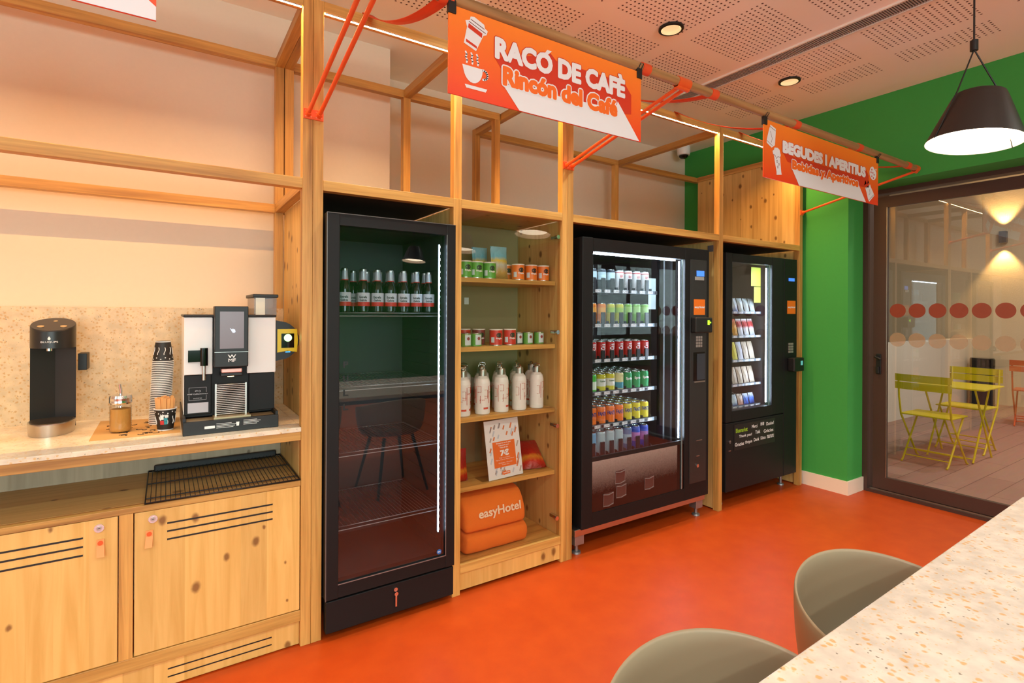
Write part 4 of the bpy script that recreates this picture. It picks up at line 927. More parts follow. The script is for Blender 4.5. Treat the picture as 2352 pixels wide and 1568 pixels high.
tx_ = MB(); text(tx_, 'easyHotel', (.093, -.0018, .022), FX, FZ, w=.042, h=.009, bold=.02); ps(tx_, 'brand_lettering', WHTP, card)
MB().box(1.41, 1.60, 2.432, 2.52, .5105, .5125).build('clear_foot', CLEAR, PS)

# folded towels
def towel(name, label, prof, x0, x1, m, skew=0):
    """folded cloth: closed outline in y,z swept along x with soft ends"""
    n = len(prof); cyy = sum(p[0] for p in prof)/n; czz = sum(p[1] for p in prof)/n; vs = []; K = 14
    for k in range(K+1):
        t_ = k/K; x = x0+(x1-x0)*t_; e = 1-.10*max(0, 1-min(t_, 1-t_)/.08)**2
        for p in prof: vs.append((x+.004*math.sin(p[1]*60+k)+skew*(p[1]-prof[0][1]), cyy+(p[0]-cyy)*e+.002*math.sin(k*1.3+p[1]*40), czz+(p[1]-czz)*e+.002*math.sin(k*.9)*(p[1] > czz)))
    fs = [tuple(range(n)), tuple(range(K*n, K*n+n))[::-1]]
    for k in range(K):
        for i in range(n): fs.append((k*n+i, (k+1)*n+i, (k+1)*n+(i+1) % n, k*n+(i+1) % n))
    o = MB().add(vs, fs, 0, True).build(name, m)
    ss = o.modifiers.new('s', 'SUBSURF'); ss.levels = ss.render_levels = 2
    return tag(o, label, 'towel', 'folded orange towels')
OT = mat('orange_towel', (240, 122, 36), .95, var=.1, bump=.7, scale=350)
y0 = 2.425
lo_ = [(y0-.02, .165), (y0-.025, .20), (y0-.022, .23), (y0-.0, .257), (y0+.1, .268), (y0+.25, .268), (y0+.30, .25), (y0+.31, .20), (y0+.29, .155), (y0+.1, .149), (y0+.0, .149)]
towel('folded_towel', 'bottom folded orange towel in the lowest compartment', lo_, 1.29, 1.70, OT)
hi_ = [(y0-.012, .262), (y0-.018, .285), (y0-.012, .33), (y0+.0, .39), (y0+.035, .43), (y0+.08, .447), (y0+.22, .45), (y0+.28, .42), (y0+.29, .35), (y0+.28, .28), (y0+.1, .272), (y0+.02, .27)]
tw = towel('folded_towel', 'upper folded orange towel with easyHotel lettering in the lowest compartment', hi_, 1.29, 1.69, OT, -.05)
tw['label'] = 'upper folded orange towel with white lettering in the lowest compartment'
tx_ = MB(); text(tx_, 'easyHotel', (1.375, y0-.0225, .318), (1, 0, .02), (0, .2, 1), w=.265, h=.058, bold=.025)
for q in (0,): tx_.build('lettering', mat('lettering_cream', (246, 222, 190), .8), tw)

#SECTION_VEND1
# ================================================================ drinks vending machine
V1 = thing('drinks_vending_machine', 'wide black vending machine full of coloured drink cans', 'vending machine', (2.6, 2.7, 0))
def vp(name, m, *a, b=.003, p=None): return MB().bbox(*a, b).build(name, m, p or V1)
YD = 2.352
vb = MB().box(2.03, 2.075, 2.44, 3.2, .16, 1.85).box(3.14, 3.19, 2.44, 3.2, .16, 1.85).box(2.93, 2.95, 2.47, 3.2, .2, 1.8).box(2.075, 3.14, 2.44, 3.2, 1.80, 1.85).box(2.075, 3.14, 2.44, 3.2, .16, .2).box(2.075, 3.14, 3.17, 3.2, .2, 1.8)
vb.build('cabinet', mat('machine_inner', (40, 40, 42), .5), V1)
vd = MB().bbox(2.028, 2.112, YD, 2.435, .145, 1.857, .004).box(2.112, 2.937, YD+.001, 2.435, .147, .228).box(2.112, 2.937, YD+.001, 2.435, 1.777, 1.855).bbox(2.937, 3.192, YD, 2.435, .145, 1.857, .004)
vd = vd.build('door', BLACK, V1)
MB().box(2.112, 2.937, YD+.008, YD+.0085, .556, 1.777).build('glass', GLF, vd)
MB().box(2.112, 2.937, YD+.006, YD+.02, .530, .556).build('crossbar', BLK2, vd)
lp = MB().box(2.112, 2.87, YD+.006, YD+.02, .228, .530).build('graphic_panel', grad_mat('frost_print', (40, 22, 20), (150, 134, 126), .34, .54, .2, 70), vd)
MB().box(2.87, 2.937, YD+.006, YD+.02, .228, .530).build('panel_edge', BLKG, vd)
MB().box(2.905, 2.912, YD-.001, YD+.004, .232, 1.772).build('glass_trim', mat('trim_cyan', (150, 176, 178), .3, .6), vd)
IW = [mat('ice_white', (112, 92, 88), .3), mat('ice_dark', (84, 56, 52), .25)]
for (x, z) in ((2.245, .285), (2.343, .405), (2.352, .318), (2.60, .325)):
    q = .042; ice = MB()
    ice.prism([(-q, -q), (q, -q*.9), (q*.95, q), (-q*.9, q*.95)], (x, YD+.0052, z), FX, FZ, .0005, 1)
    ice.tube([(x-q, YD+.0045, z+q*.8), (x, YD+.0045, z+q*.65), (x+q, YD+.0045, z+q*.85)], .004, 6).tube([(x-q, YD+.0045, z-q*.85), (x, YD+.0045, z-q*.95), (x+q, YD+.0045, z-q*.7)], .0035, 6)
    ice.tube([(x-q*.95, YD+.0048, z-q*.8), (x-q*.9, YD+.0048, z+q*.8)], .002, 5).tube([(x+q*.95, YD+.0048, z-q*.7), (x+q, YD+.0048, z+q*.8)], .002, 5)
    ice.build('ice_cube_print', IW, lp)
# control column
ct = vp('control_panel', mat('panel_dark', (42, 42, 42), .4), 2.985, 3.160, YD-.004, YD+.002, .25, 1.78, b=.002, p=vd)
MB().box(3.05, 3.13, YD-.0065, YD-.004, 1.668, 1.706).build('display', mat('blue_display', (70, 130, 235), .3, emit=.9, ecol=(60, 120, 235)), ct)
MB().box(3.032, 3.125, YD-.0085, YD-.004, 1.641, 1.664).build('coin_slot', mat('grey_silver', (188, 188, 186), .4, .5), ct)
og = MB().box(3.022, 3.140, YD-.0055, YD-.004, 1.402, 1.509).build('brand_plate', mat('orange_plate', (246, 122, 30), .4), ct)
tx_ = MB(); text(tx_, 'easyHotel', (3.028, YD-.0062, 1.444), FX, FZ, w=.106, h=.02, bold=.03); tx_.build('lettering', WHTP, og)
cr = vp('card_terminal', BLK2, 2.99, 3.165, YD-.05, YD-.004, 1.28, 1.385, b=.008, p=ct)
MB().box(3.11, 3.13, YD-.0515, YD-.05, 1.335, 1.365).box(3.135, 3.145, YD-.0515, YD-.05, 1.345, 1.355).build('green_light', mat('green_led', (150, 230, 40), .4, emit=2), cr)
kp_ = MB()
for i in range(3):
    for j in range(4): kp_.box(3.045+i*.023, 3.063+i*.023, YD-.008, YD-.004, 1.18+j*.02, 1.196+j*.02)
kp_.build('keypad', mat('keypad_grey', (168, 160, 154), .4, .4), ct)
MB().box(3.02, 3.14, YD-.0055, YD-.004, .95, 1.145).build('pickup_recess', BLKG, ct)
MB().box(3.055, 3.14, YD-.0075, YD-.0055, .955, 1.135).build('recess_panel', mat('recess_blue', (52, 58, 68), .4), ct)
MB().box(3.025, 3.142, YD-.009, YD-.004, .938, .947).box(3.05, 3.11, YD-.009, YD-.004, .536, .542).box(3.052, 3.085, YD-.009, YD-.004, .43, .436).build('lip', SILV, ct)
MB().cyl((3.067, YD-.003, .365), (3.067, YD-.009, .365), .012, 16).build('lock', CHROME, ct)
# lights
MB().box(2.908, 2.914, 2.380, 2.386, .57, 1.765).build('light_tube', CLED, vd)
MB().box(2.12, 2.90, 2.405, 2.412, 1.768, 1.773).build('light_tube', CLED, vd)
MB().box(2.66, 2.76, 2.44, 2.445, 1.45, 1.68).build('notice', WHITE, vd) if 0 else None
nt = MB().box(2.99+-.2, 2.80+.09, 2.56, 2.5605, 1.46, 1.66)
# base frame with feet
bf = MB().bbox(1.985, 3.165, 2.36, 2.392, .112, .152, .002).box(1.985, 2.03, 2.393, 3.15, .112, .15).box(3.12, 3.165, 2.393, 3.15, .112, .15)
bf.build('base_frame', SILV, V1)
for x in (2.03, 3.12):
    for y in (2.40, 3.10):
        MB().bbox(x-.035, x+.035, y-.03, y+.03, .055, .112, .002).cyl((x, y, .012), (x, y, .055), .011, 12).lathe([(0, 0), (.028, 0), (.026, .01), (.011, .014)], (x, y, 0), 20).build('foot', ALU, V1)
SZ = [1.562, 1.342, 1.118, .910, .700, .500]
CXS = [2.278+.0795*i for i in range(7)]
for si, z in enumerate(SZ):
    s = MB().box(2.08, 2.835, 2.515, 3.12, z-.010, z-.004)
    for i in range(8): s.box(2.238+.0795*i-.001, 2.238+.0795*i+.001, 2.52, 3.1, z-.004, z+.018)
    s = s.build('shelf', mat('shelf_dark', (70, 74, 78), .4, .5), V1)
    MB().box(2.08, 2.835, 2.505, 2.5148, z-.022, z+.002).build('price_rail', mat('rail_grey', (120, 132, 140), .4, .3), s)
    tg = MB()
    for i in range(7):
        x = CXS[i]; tg.box(x-.012, x+.034, 2.5035, 2.5049, z-.019, z-.001, 0); tg.box(x-.034, x-.016, 2.5035, 2.5049, z-.018, z-.002, 1)
        text(tg, '1,75', (x-.008, 2.5032, z-.015), FX, FZ, w=.036, h=.010, m=1)
    tg.build('price_tags', [WHTP, mat('tag_black', (24, 24, 26), .5)], s)
def can_mesh(r_, h_, band=None):
    """0 body 1 metal 2 band"""
    pr_ = [(0, .003), (r_*.72, .002), (r_*.8, 0), (r_, .008)]; mt_ = [1, 1, 1]
    if band:
        pr_ += [(r_, h_*band[0]), (r_+.0002, h_*band[0]+.0002), (r_+.0002, h_*band[1]), (r_, h_*band[1]+.0002)]; mt_ += [0, 2, 2, 2]
    pr_ += [(r_, h_-.014), (r_*.86, h_-.004), (r_*.86, h_), (r_*.78, h_), (r_*.76, h_-.004), (0, h_-.004)]; mt_ += [0, 0, 1, 1, 1, 1]
    return MB().lathe(pr_, (0, 0, 0), 20, mt_)
CANM = mat('can_metal', (200, 204, 206), .25, .9)
def can_kind(key, r_, h_, col, band=None, bcol=None, txt=None, tcol=(245, 245, 245), vertical=False, tsize=(.05, .02), tz=.05):
    m = mat('can_'+key, col, .35); bm_ = mat('canband_'+key, bcol, .35) if bcol else m
    t = thing('drink_can', '', 'drink can', (0, 0, 0), 'drink cans in the vending machine')
    can_mesh(r_, h_, band).build('can', [m, CANM, bm_], t)
    if txt:
        f = MB(); text_cyl(f, txt, (0, 0, 0), r_+.0007, tz, w=tsize[0], h=tsize[1], ang=-103, bold=.04, vertical=vertical); f.build('lettering', mat('canink_'+key, tcol, .5), t)
    return t
used = {}
def put_can(key, spec, x, y, z, label):
    if key not in used:
        t = can_kind(key, *spec[0], **spec[1]); t.location = (x, y, z); t['label'] = label; used[key] = t; return t
    return dup(used[key], (x, y, z), label)
STD = (.033, .115); SLIM = (.029, .137); TALL = (.0325, .155)
K = {
 'cola': ((*STD, (196, 22, 28)), dict(txt='Coca-Cola', vertical=True, tsize=(.088, .034), tz=.012)),
 'sprite': ((*STD, (18, 150, 84)), dict(txt='Sprite', tsize=(.05, .022), tz=.058)),
 'lime': ((*STD, (60, 190, 60)), dict(band=(.15, .6), bcol=(220, 240, 214))),
 'lemonwhite': ((*STD, (206, 200, 40)), dict(band=(.3, .72), bcol=(228, 230, 216), txt='Lipton', tcol=(60, 110, 60), tsize=(.04, .014), tz=.06)),
 'cream': ((*STD, (222, 220, 160)), dict(band=(.1, .45), bcol=(40, 140, 160))),
 'fanta': ((*STD, (244, 122, 34)), dict(txt='FANTA', tcol=(20, 50, 130), tsize=(.062, .026), tz=.056)),
 'fantalemon': ((*STD, (222, 206, 30)), dict(txt='FANTA', tcol=(20, 60, 140), tsize=(.062, .026), tz=.056)),
 'orange': ((*SLIM, (240, 140, 24)), dict(band=(.5, .8), bcol=(250, 176, 60))),
 'yellowgreen': ((*SLIM, (206, 208, 50)), dict(band=(.55, .8), bcol=(160, 200, 70))),
 'green': ((*SLIM, (136, 200, 90)), dict(band=(.5, .85), bcol=(176, 222, 140))),
 'black': ((*SLIM, (40, 52, 62)), dict(band=(.5, .86), bcol=(176, 200, 204))),
 'white': ((*SLIM, (226, 226, 222)), dict(band=(.86, .9), bcol=(200, 40, 44), txt='RAW', tcol=(190, 60, 60), tsize=(.022, .02), tz=.085)),
 'silver': ((*TALL, (188, 208, 214)), dict(txt='T', tcol=(60, 90, 90), tsize=(.022, .05), tz=.04)),
 'iceblue': ((*TALL, (110, 176, 214)), dict(band=(.2, .5), bcol=(210, 230, 238))),
 'bluered': ((*TALL, (62, 84, 190)), dict(band=(.35, .72), bcol=(196, 130, 190))),
 'steelblue': ((*TALL, (110, 130, 170)), dict(band=(.3, .7), bcol=(180, 196, 214))),
}
NICE = dict(cola='red cola can', sprite='dark green can', lime='bright green and white can', lemonwhite='yellow and white can', cream='cream and teal can', fanta='orange soda can', fantalemon='yellow soda can', orange='slim orange can', yellowgreen='slim yellow-green can', green='slim light green can', black='slim dark can with pale top', white='slim white can with red rim', silver='tall silver can', iceblue='tall ice blue can', bluered='tall blue and pink can', steelblue='tall steel blue can')
ROWS = [('black', 'black', 'black', 'white', 'white', 'white', 'white'), ('orange', 'orange', 'yellowgreen', 'yellowgreen', 'green', 'green', 'green'), ('cola',)*7,
        ('lime', 'lemonwhite', 'lemonwhite', 'cream', 'sprite', 'sprite', 'sprite'), ('fanta',)*4+('fantalemon',)*3, ('iceblue', 'silver', 'silver', 'silver', 'steelblue', 'bluered', 'bluered')]
DEP = [1, 1, 4, 5, 5, 5]
for si, (row, z) in enumerate(zip(ROWS, SZ)):
    for i, key in enumerate(row):
        r_ = K[key][0][0]
        for d in range(DEP[si]):
            y = 2.515+r_+.004+d*(2*r_+.003); dn = 'at front' if d == 0 else f'{ORD[d]} back'
            put_can(key, K[key], CXS[i], y, z-.0037, f'{NICE[key]}, {ORD[i]} lane from left, {dn}, {ORD[si]} shelf down')
    if si in (0, 1, 2, 5):   # dark retaining flaps in front of the lower half of each lane
        fl = MB(); hh = {0: .075, 1: .075, 2: .055, 5: .09}[si]
        for x in CXS: fl.bbox(x-.036, x-.004, 2.5035, 2.5135, z-.002, z+hh, .002)
        fl.build('lane_flaps', mat('flap_dark', (38, 40, 44), .3), V1)
MB().box(2.852, 2.927, 2.60, 2.602, 1.44, 1.66).build('notice', mat('notice_pale', (206, 222, 220), .6), V1)
MB().box(2.845, 2.86, 2.46, 2.52, .55, 1.77).build('lift_rail', BLK2, V1)

#SECTION_VEND2
# ================================================================ snack vending machine
V2 = thing('snack_vending_machine', 'narrower black vending machine with snack packets beside the green wall', 'vending machine', (3.86, 2.7, 0))
def v2(name, m, *a, b=.003, p=None): return MB().bbox(*a, b).build(name, m, p or V2)
A0, A1 = 3.392, 4.330
vb = MB().box(A0+.003, A0+.045, 2.42, 3.2, .13, 1.85).box(4.03, 4.06, 2.42, 3.2, .13, 1.85).box(A1-.03, A1-.002, 2.42, 3.2, .13, 1.85).box(A0+.045, A1-.03, 2.42, 3.2, 1.81, 1.85).box(A0+.045, A1-.03, 2.42, 3.2, .13, .18).box(A0+.045, A1-.03, 3.17, 3.2, .18, 1.81)
vb.build('cabinet', MATS['machine_inner'], V2)
dv = MB().bbox(A0, 3.462, YD, 2.415, .62, 1.855, .004).box(3.462, 3.975, YD+.001, 2.415, .62, .698).box(3.462, 3.975, YD+.001, 2.415, 1.792, 1.853).bbox(3.975, 4.140, YD, 2.415, .62, 1.855, .004)
dv = dv.build('door', BLACK, V2)
v2('side_column', BLACK, 4.143, A1, YD, 2.415, .115, 1.855, b=.004)
lo2 = v2('lower_door', BLACK, A0, 4.140, YD, 2.415, .115, .614, b=.004)
MB().box(3.462, 3.975, YD+.008, YD+.0085, .698, 1.792).build('glass', GLF, dv)
MB().box(3.93, 3.937, YD-.001, YD+.003, .70, 1.79).build('glass_trim', MATS['trim_cyan'], dv)
MB().box(3.95, 3.958, 2.44, 2.448, .72, 1.70).build('x', CLED, dv) if 0 else None
MB().box(3.945, 3.951, 2.385, 2.391, .72, 1.77).build('light_tube', CLED, dv)
sg = MB().box(3.487, 4.015, YD-.003, YD-.0002, .408, .596).build('greeting_panel', mat('panel_black', (30, 28, 30), .35), lo2)
tx_ = MB()
text(tx_, 'Bluemarket', (3.505, YD-.0036, .535), FX, FZ, w=.145, h=.032, bold=.02, m=1)
for body, x, z, w_ in (('Merci', 3.705, .548, .07), ('谢谢', 3.815, .555, .05), ('Danke!', 3.895, .548, .10), ('Thank you!', 3.545, .490, .16), ('Takk', 3.75, .50, .065), ('Gràcies', 3.86, .495, .13), ('Gracias', 3.495, .437, .11), ('Obrigado', 3.62, .437, .09), ('Dank', 3.73, .445, .07), ('Kiitos', 3.82, .447, .065), ('mauruuru', 3.905, .447, .09)):
    w1 = MB(); text(w1, body, (x, YD-.0036, z), FX, FZ, w=w_, h=.026, bold=.01); w1.build('lettering', WHTP, sg)
tx_.build('lettering', [WHTP, mat('lime_print', (150, 190, 40), .5)], sg)
MB().cyl((3.433, YD+.001, .479), (3.433, YD-.006, .479), .012, 16).build('lock', CHROME, lo2)
MB().box(3.42, 3.446, YD-.004, YD+.001, .412, .418).build('keyhole', SILV, lo2)
MB().box(4.205, 4.289, YD-.003, YD+.001, 1.677, 1.702).build('display', MATS['blue_display'], V2)
og = MB().box(4.186, 4.306, YD-.0015, YD+.001, 1.413, 1.519).build('brand_plate', MATS['orange_plate'], V2)
tx_ = MB(); text(tx_, 'easyHotel', (4.192, YD-.0022, 1.455), FX, FZ, w=.108, h=.02, bold=.03); tx_.build('lettering', WHTP, og)
kp_ = MB()
for i in range(3):
    for j in range(4): kp_.box(4.204+i*.024, 4.222+i*.024, YD-.005, YD+.001, 1.098+j*.021, 1.114+j*.021)
kp_.build('keypad', MATS['keypad_grey'], V2)
cr = v2('card_terminal', BLK2, 4.19, 4.335, YD-.06, YD, .95, 1.06, b=.008)
MB().box(4.28, 4.31, YD-.0615, YD-.06, 1.0, 1.035).build('reader_screen', mat('teal_display', (90, 170, 170), .3, emit=.5), cr)
for x in (3.45, 4.27):
    for y in (2.45, 3.1): MB().cyl((x, y, .012), (x, y, .13), .011, 12).lathe([(0, 0), (.026, 0), (.024, .01), (.011, .014)], (x, y, 0), 18).build('foot', ALU, V2)
S2 = [1.432, 1.245, 1.058, .870, .700]
for si, z in enumerate(S2):
    s = MB().box(3.44, 4.02, 2.475, 3.1, z-.012, z-.006).build('shelf', MATS['shelf_dark'], V2)
    MB().box(3.44, 4.0, 2.462, 2.4748, z-.020, z-.002).build('price_rail', MATS['rail_grey'], s)
    tg = MB()
    for i in range(7):
        x = 3.50+.075*i; tg.box(x-.014, x+.03, 2.4605, 2.4618, z-.018, z-.004, 0); text(tg, '1,50', (x-.01, 2.4602, z-.0155), FX, FZ, w=.034, h=.008, m=1)
    tg.build('price_tags', [WHTP, MATS['tag_black']], s)
    for i in range(6):
        x = 3.575+.075*i
        pts = [(x+.028*math.cos(a), 2.54+.045*a/6.283, z+.028+.028*math.sin(a)) for a in [k*.5 for k in range(0, 50)]]
        MB().tube(pts, .0016, 4).build('spiral', SILV, V2) if (si+i) % 1 == 0 else None
pk = lambda n_, s_, r_=.4: bag_mat(n_, s_, r_)
P = dict(clear=pk('pk_clear', [(0, (190, 196, 190)), (.4, (226, 230, 226)), (1, (180, 200, 204))]), orange=pk('pk_orange', [(0, (200, 140, 30)), (.5, (236, 170, 40)), (1, (214, 80, 40))]),
         redw=pk('pk_redwhite', [(0, (200, 200, 206)), (.45, (226, 226, 230)), (.6, (196, 40, 44)), (.85, (196, 44, 50)), (1, (230, 226, 226))]), yellow=pk('pk_yellow', [(0, (222, 206, 40)), (1, (230, 214, 70))]),
         white=pk('pk_white', [(0, (226, 226, 236)), (1, (214, 216, 228))]), beige=pk('pk_beige', [(0, (214, 196, 170)), (.5, (226, 210, 190)), (1, (210, 190, 164))]), blue=pk('pk_blue', [(0, (30, 70, 170)), (.6, (60, 110, 200)), (1, (220, 226, 236))]),
         pink=pk('pk_pink', [(0, (226, 150, 130)), (.6, (232, 200, 180)), (1, (230, 210, 190))]), bluewhite=pk('pk_bluewhite', [(0, (40, 90, 170)), (.4, (220, 230, 236)), (1, (200, 216, 226))]))
NP = dict(clear='clear and white bag', orange='orange and yellow packet', redw='white and red bag', yellow='yellow packet', white='white packet', beige='cream paper packet', blue='blue packet', pink='pale pink packet', bluewhite='blue and white packet')
PR = [('clear', 'bluewhite', 'clear', 'clear', 'clear'), ('orange', 'orange', 'redw', 'redw', 'redw'), ('yellow', 'yellow', 'white', 'beige', 'beige'), ('blue', 'beige', 'beige', 'beige', 'beige'), ('bluewhite', 'bluewhite', 'pink', 'blue', 'blue')]
for si, (row, z) in enumerate(zip(PR, S2)):
    hh = (.11, .135, .14, .13, .085)[si]
    for i, key in enumerate(row):
        x = 3.645+.0755*i
        bag(f'{NP[key]}, {ORD[i]} from left on {ORD[si]} shelf of the snack machine', .066, hh, .03, P[key], (x, 2.50, z-.0045), (R(-14), 0, 0), 'snack_packet', 'packets in the snack machine', 'snack packet')
MB().box(3.86, 3.99, 2.46, 2.4605, 1.63, 1.78).build('yellow_notice', mat('lime_paper', (196, 206, 70), .6), dv)
MB().box(3.90, 3.99, 2.46, 2.4605, 1.50, 1.625).build('yellow_notice', mat('lime_paper', (196, 206, 70), .6), dv)

#SECTION_SIGNS
# ================================================================ canopy pole, arms, straps, signs
PY, PZ, PRd = 1.556, 2.434, .02
CP = thing('canopy_pole', 'long round wooden pole carrying the hanging signs, held by orange arms', 'pole', (1.4, PY, PZ-.2))
MB().cyl((XL, PY, PZ), (4.42, PY, PZ), PRd, 20).build('pole', WPOLE, CP)
def arm(xs_, x0, x1):
    pl_ = MB().bbox(x0, x1, 2.343, 2.3495, 2.226, 2.268, .001)
    for i in range(4):
        for zz in (2.235, 2.259): pl_.cyl((x0+.009+(x1-x0-.018)*i/3, 2.3435, zz), (x0+.009+(x1-x0-.018)*i/3, 2.341, zz), .003, 8, 1)
    for x in xs_: pl_.cyl((x, 2.345, 2.245), (x, 2.325, 2.25), .012, 12)
    pl_.build('wall_plate', [ORM, mat('screw_head', (236, 150, 110), .3, .5)], CP)
    for x in xs_: MB().cyl((x, 2.335, 2.247), (x, PY+.01, PZ-.022), .0085, 14).build('arm', ORM, CP)
    MB().cyl((xs_[0]-.02, PY, PZ-.001), (xs_[-1]+.02, PY, PZ-.001), PRd+.0035, 20).cyl((xs_[0]-.02, PY+.002, PZ-.021), (xs_[-1]+.02, PY+.002, PZ-.021), .012, 12).build('bracket_sleeve', ORM, CP)
arm((.50, .545), .4815, .5635); arm((1.897, 1.937), 1.876, 1.954); arm((4.388,), 4.367, 4.409); arm((XL-.03, XL-.01), XL-.043, XL)
def strap(x, label, full=True):
    w_ = .024; n = 22; vs = []
    for i in range(n+1):
        t_ = i/n; y = 2.352+(PY+.021-2.352)*t_; z = 2.752+(PZ-2.752)*t_-.22*t_*(1-t_)
        vs += [(x-w_, y, z), (x+w_, y, z), (x+w_, y, z-.0025), (x-w_, y, z-.0025)]
    fs = [(0, 1, 2, 3), tuple(4*n+q for q in (3, 2, 1, 0))]
    for i in range(n):
        for q in range(4): fs.append((4*i+q, 4*i+4+q, 4*i+4+(q+1) % 4, 4*i+(q+1) % 4))
    t = thing('canopy_strap', label, 'strap', (x, 1.95, 2.4), 'orange webbing straps')
    if full: MB().add(vs, fs, 0, True).build('webbing', ORF, t)
    MB().cyl((x-w_, PY, PZ), (x+w_, PY, PZ), PRd+.003, 20).build('pole_wrap', ORF, t)
    if full: MB().box(x-w_, x+w_, 2.347, 2.3495, 2.71, 2.752).build('beam_tab', ORF, t) if 0 else MB().box(x-w_, x+w_, 2.350, 2.393, 2.7455, 2.748).build('beam_tab', ORF, t)
strap(.755, 'orange webbing strap sagging to the pole beside the first tall post')
strap(1.675, 'orange webbing strap wrapped on the pole beside the right clip of the coffee sign')
strap(2.13, 'orange webbing strap just right of the coffee corner sign')
strap(2.84, 'orange webbing strap ending at the top of the snacks sign')
strap(3.55, 'orange webbing strap meeting the pole near the snacks sign right half')
strap(4.25, 'orange webbing strap nearest the far end of the pole')
strap(.05, 'orange webbing strap above the coffee machine, out of frame')


SG0 = grad_mat('sign_orange', (240, 62, 22), (255, 132, 34), .0, .28, .45)
SRED = mat('sign_red', (212, 52, 22), .5); SWH = mat('sign_white', (236, 232, 236), .5); SOR = mat('sign_letter_orange', (246, 108, 26), .5); SDK = mat('sign_line', (120, 60, 60), .5)
SYF = 1.545
def sign(name, label, x0, x1, z0, z1, cat='sign'):
    t = thing(name, label, cat, ((x0+x1)/2, SYF, z0))
    MB().box(x0, x1, SYF, SYF+.005, z0, z1).build('board', [SG0], t)
    for x in (x0+.012, x1-.012):
        MB().bbox(x-.014, x+.014, SYF-.005, SYF+.012, z1-.028, z1+.014, .002).tube([(x-.008, SYF-.004, z1+.01), (x-.008, SYF-.018, z1+.028), (x+.008, SYF-.018, z1+.028), (x+.008, SYF-.004, z1+.01)], .002, 5).build('clip', BLK2, t)
    return t
def pol(mb, pts, lift, m=0): mb.prism(pts, (0, SYF-lift, 0), FX, FZ, .0004, m)
def sline(mb, pts, w_, lift, m=0):
    for (xa, za), (xb, zb) in zip(pts, pts[1:]):
        d = Vector((xb-xa, 0, zb-za)); L_ = d.length; d.normalize(); nx, nz = -d.z*w_/2, d.x*w_/2; ex, ez = d.x*w_*.3, d.z*w_*.3
        pol(mb, [(xa-ex+nx, za-ez+nz), (xa-ex-nx, za-ez-nz), (xb+ex-nx, zb+ez-nz), (xb+ex+nx, zb+ez+nz)], lift, m)
def word(t, body, x, z, w_, h_, fat, m, lift, name='lettering', fit=None):
    mb = MB(); f = text(mb, body, (x, SYF-lift, z), FX, FZ, w=w_, h=h_, bold=.012, fit=fit, fat=fat)
    mb.build(name, m, t); return f
def rawbox(body, bold):
    vs, _ = text_raw(body, bold); xs = [v[0] for v in vs]; ys = [v[1] for v in vs]; return (min(xs), max(xs), min(ys), max(ys))
# sign 1
S1_ = sign('hanging_sign', 'orange hanging sign reading RACÓ DE CAFÈ with two cup icons', .761, 1.645, 2.12, 2.408)
pm = MB(); pol(pm, [(.936, 2.279), (.972, 2.236), (1.45, 2.20), (1.587, 2.222), (1.587, 2.300), (1.521, 2.367), (1.500, 2.341), (1.20, 2.338), (1.167, 2.363), (1.10, 2.33)], .0010); pm.build('letter_shadow', SRED, S1_)
pm = MB(); pol(pm, [(.965, 2.198), (1.037, 2.1203), (1.634, 2.1203), (1.511, 2.258), (1.498, 2.225)], .0016); pm.build('white_shadow', SWH, S1_)
fb = rawbox('RACO DE CAFÈ', .012)
word(S1_, 'RACO DE CAFÈ', .939, 2.281, .608, .085, .0072, SRED, .0020, 'lettering_outline', fb)
word(S1_, 'RACO DE CAFÈ', .939, 2.281, .608, .085, .0044, SWH, .0026, 'lettering', fb)
pm = MB(); pol(pm, [(1.142, 2.346), (1.157, 2.346), (1.178, 2.366), (1.157, 2.366)], .0026); pm.build('accent', SWH, S1_)
fb = rawbox('Rincón del Café', .012)
word(S1_, 'Rincón del Café', .970, 2.196, .534, .061, .0090, SWH, .0030, 'lettering_outline', fb)
word(S1_, 'Rincón del Café', .970, 2.196, .534, .061, .0042, SOR, .0036, 'lettering', fb)
ic = MB()   # paper cup, tilted
pol(ic, [(.862, 2.281), (.816, 2.297), (.828, 2.353), (.822, 2.372), (.838, 2.378), (.841, 2.390), (.855, 2.393), (.893, 2.378), (.896, 2.366), (.907, 2.360), (.902, 2.345), (.890, 2.340)], .0010)
pol(ic, [(.834, 2.366), (.886, 2.346), (.884, 2.331), (.831, 2.351)], .0016, 1)
pol(ic, [(.824, 2.312), (.864, 2.298), (.866, 2.289), (.824, 2.303)], .0016, 1)
sline(ic, [(.835, 2.372), (.898, 2.350)], .0022, .0016, 2); sline(ic, [(.842, 2.381), (.893, 2.363)], .0022, .0016, 2)
ic.build('cup_icon', [SWH, SRED, SDK], S1_); ic = MB()
pol(ic, [(.811, 2.226)]+[(.851-.037*math.cos(a), 2.222-.050*math.sin(a)) for a in [k*math.pi/12 for k in range(1, 12)]]+[(.889, 2.226)], .0010)
ring = [(.889+.018*math.cos(a), 2.208+.016*math.sin(a)) for a in [k*math.pi/8-math.pi/2 for k in range(9)]]
sline(ic, ring, .007, .0010)
pol(ic, [(.820, 2.163), (.906, 2.163), (.900, 2.152), (.826, 2.152)], .0010)
for k in range(3):
    x = .826+k*.021; sline(ic, [(x-.003, 2.270), (x+.001, 2.262), (x-.002, 2.252), (x+.003, 2.243), (x+.001, 2.235)], .006, .0010)
ic.build('steaming_cup_icon', [SWH, SRED, SDK], S1_)
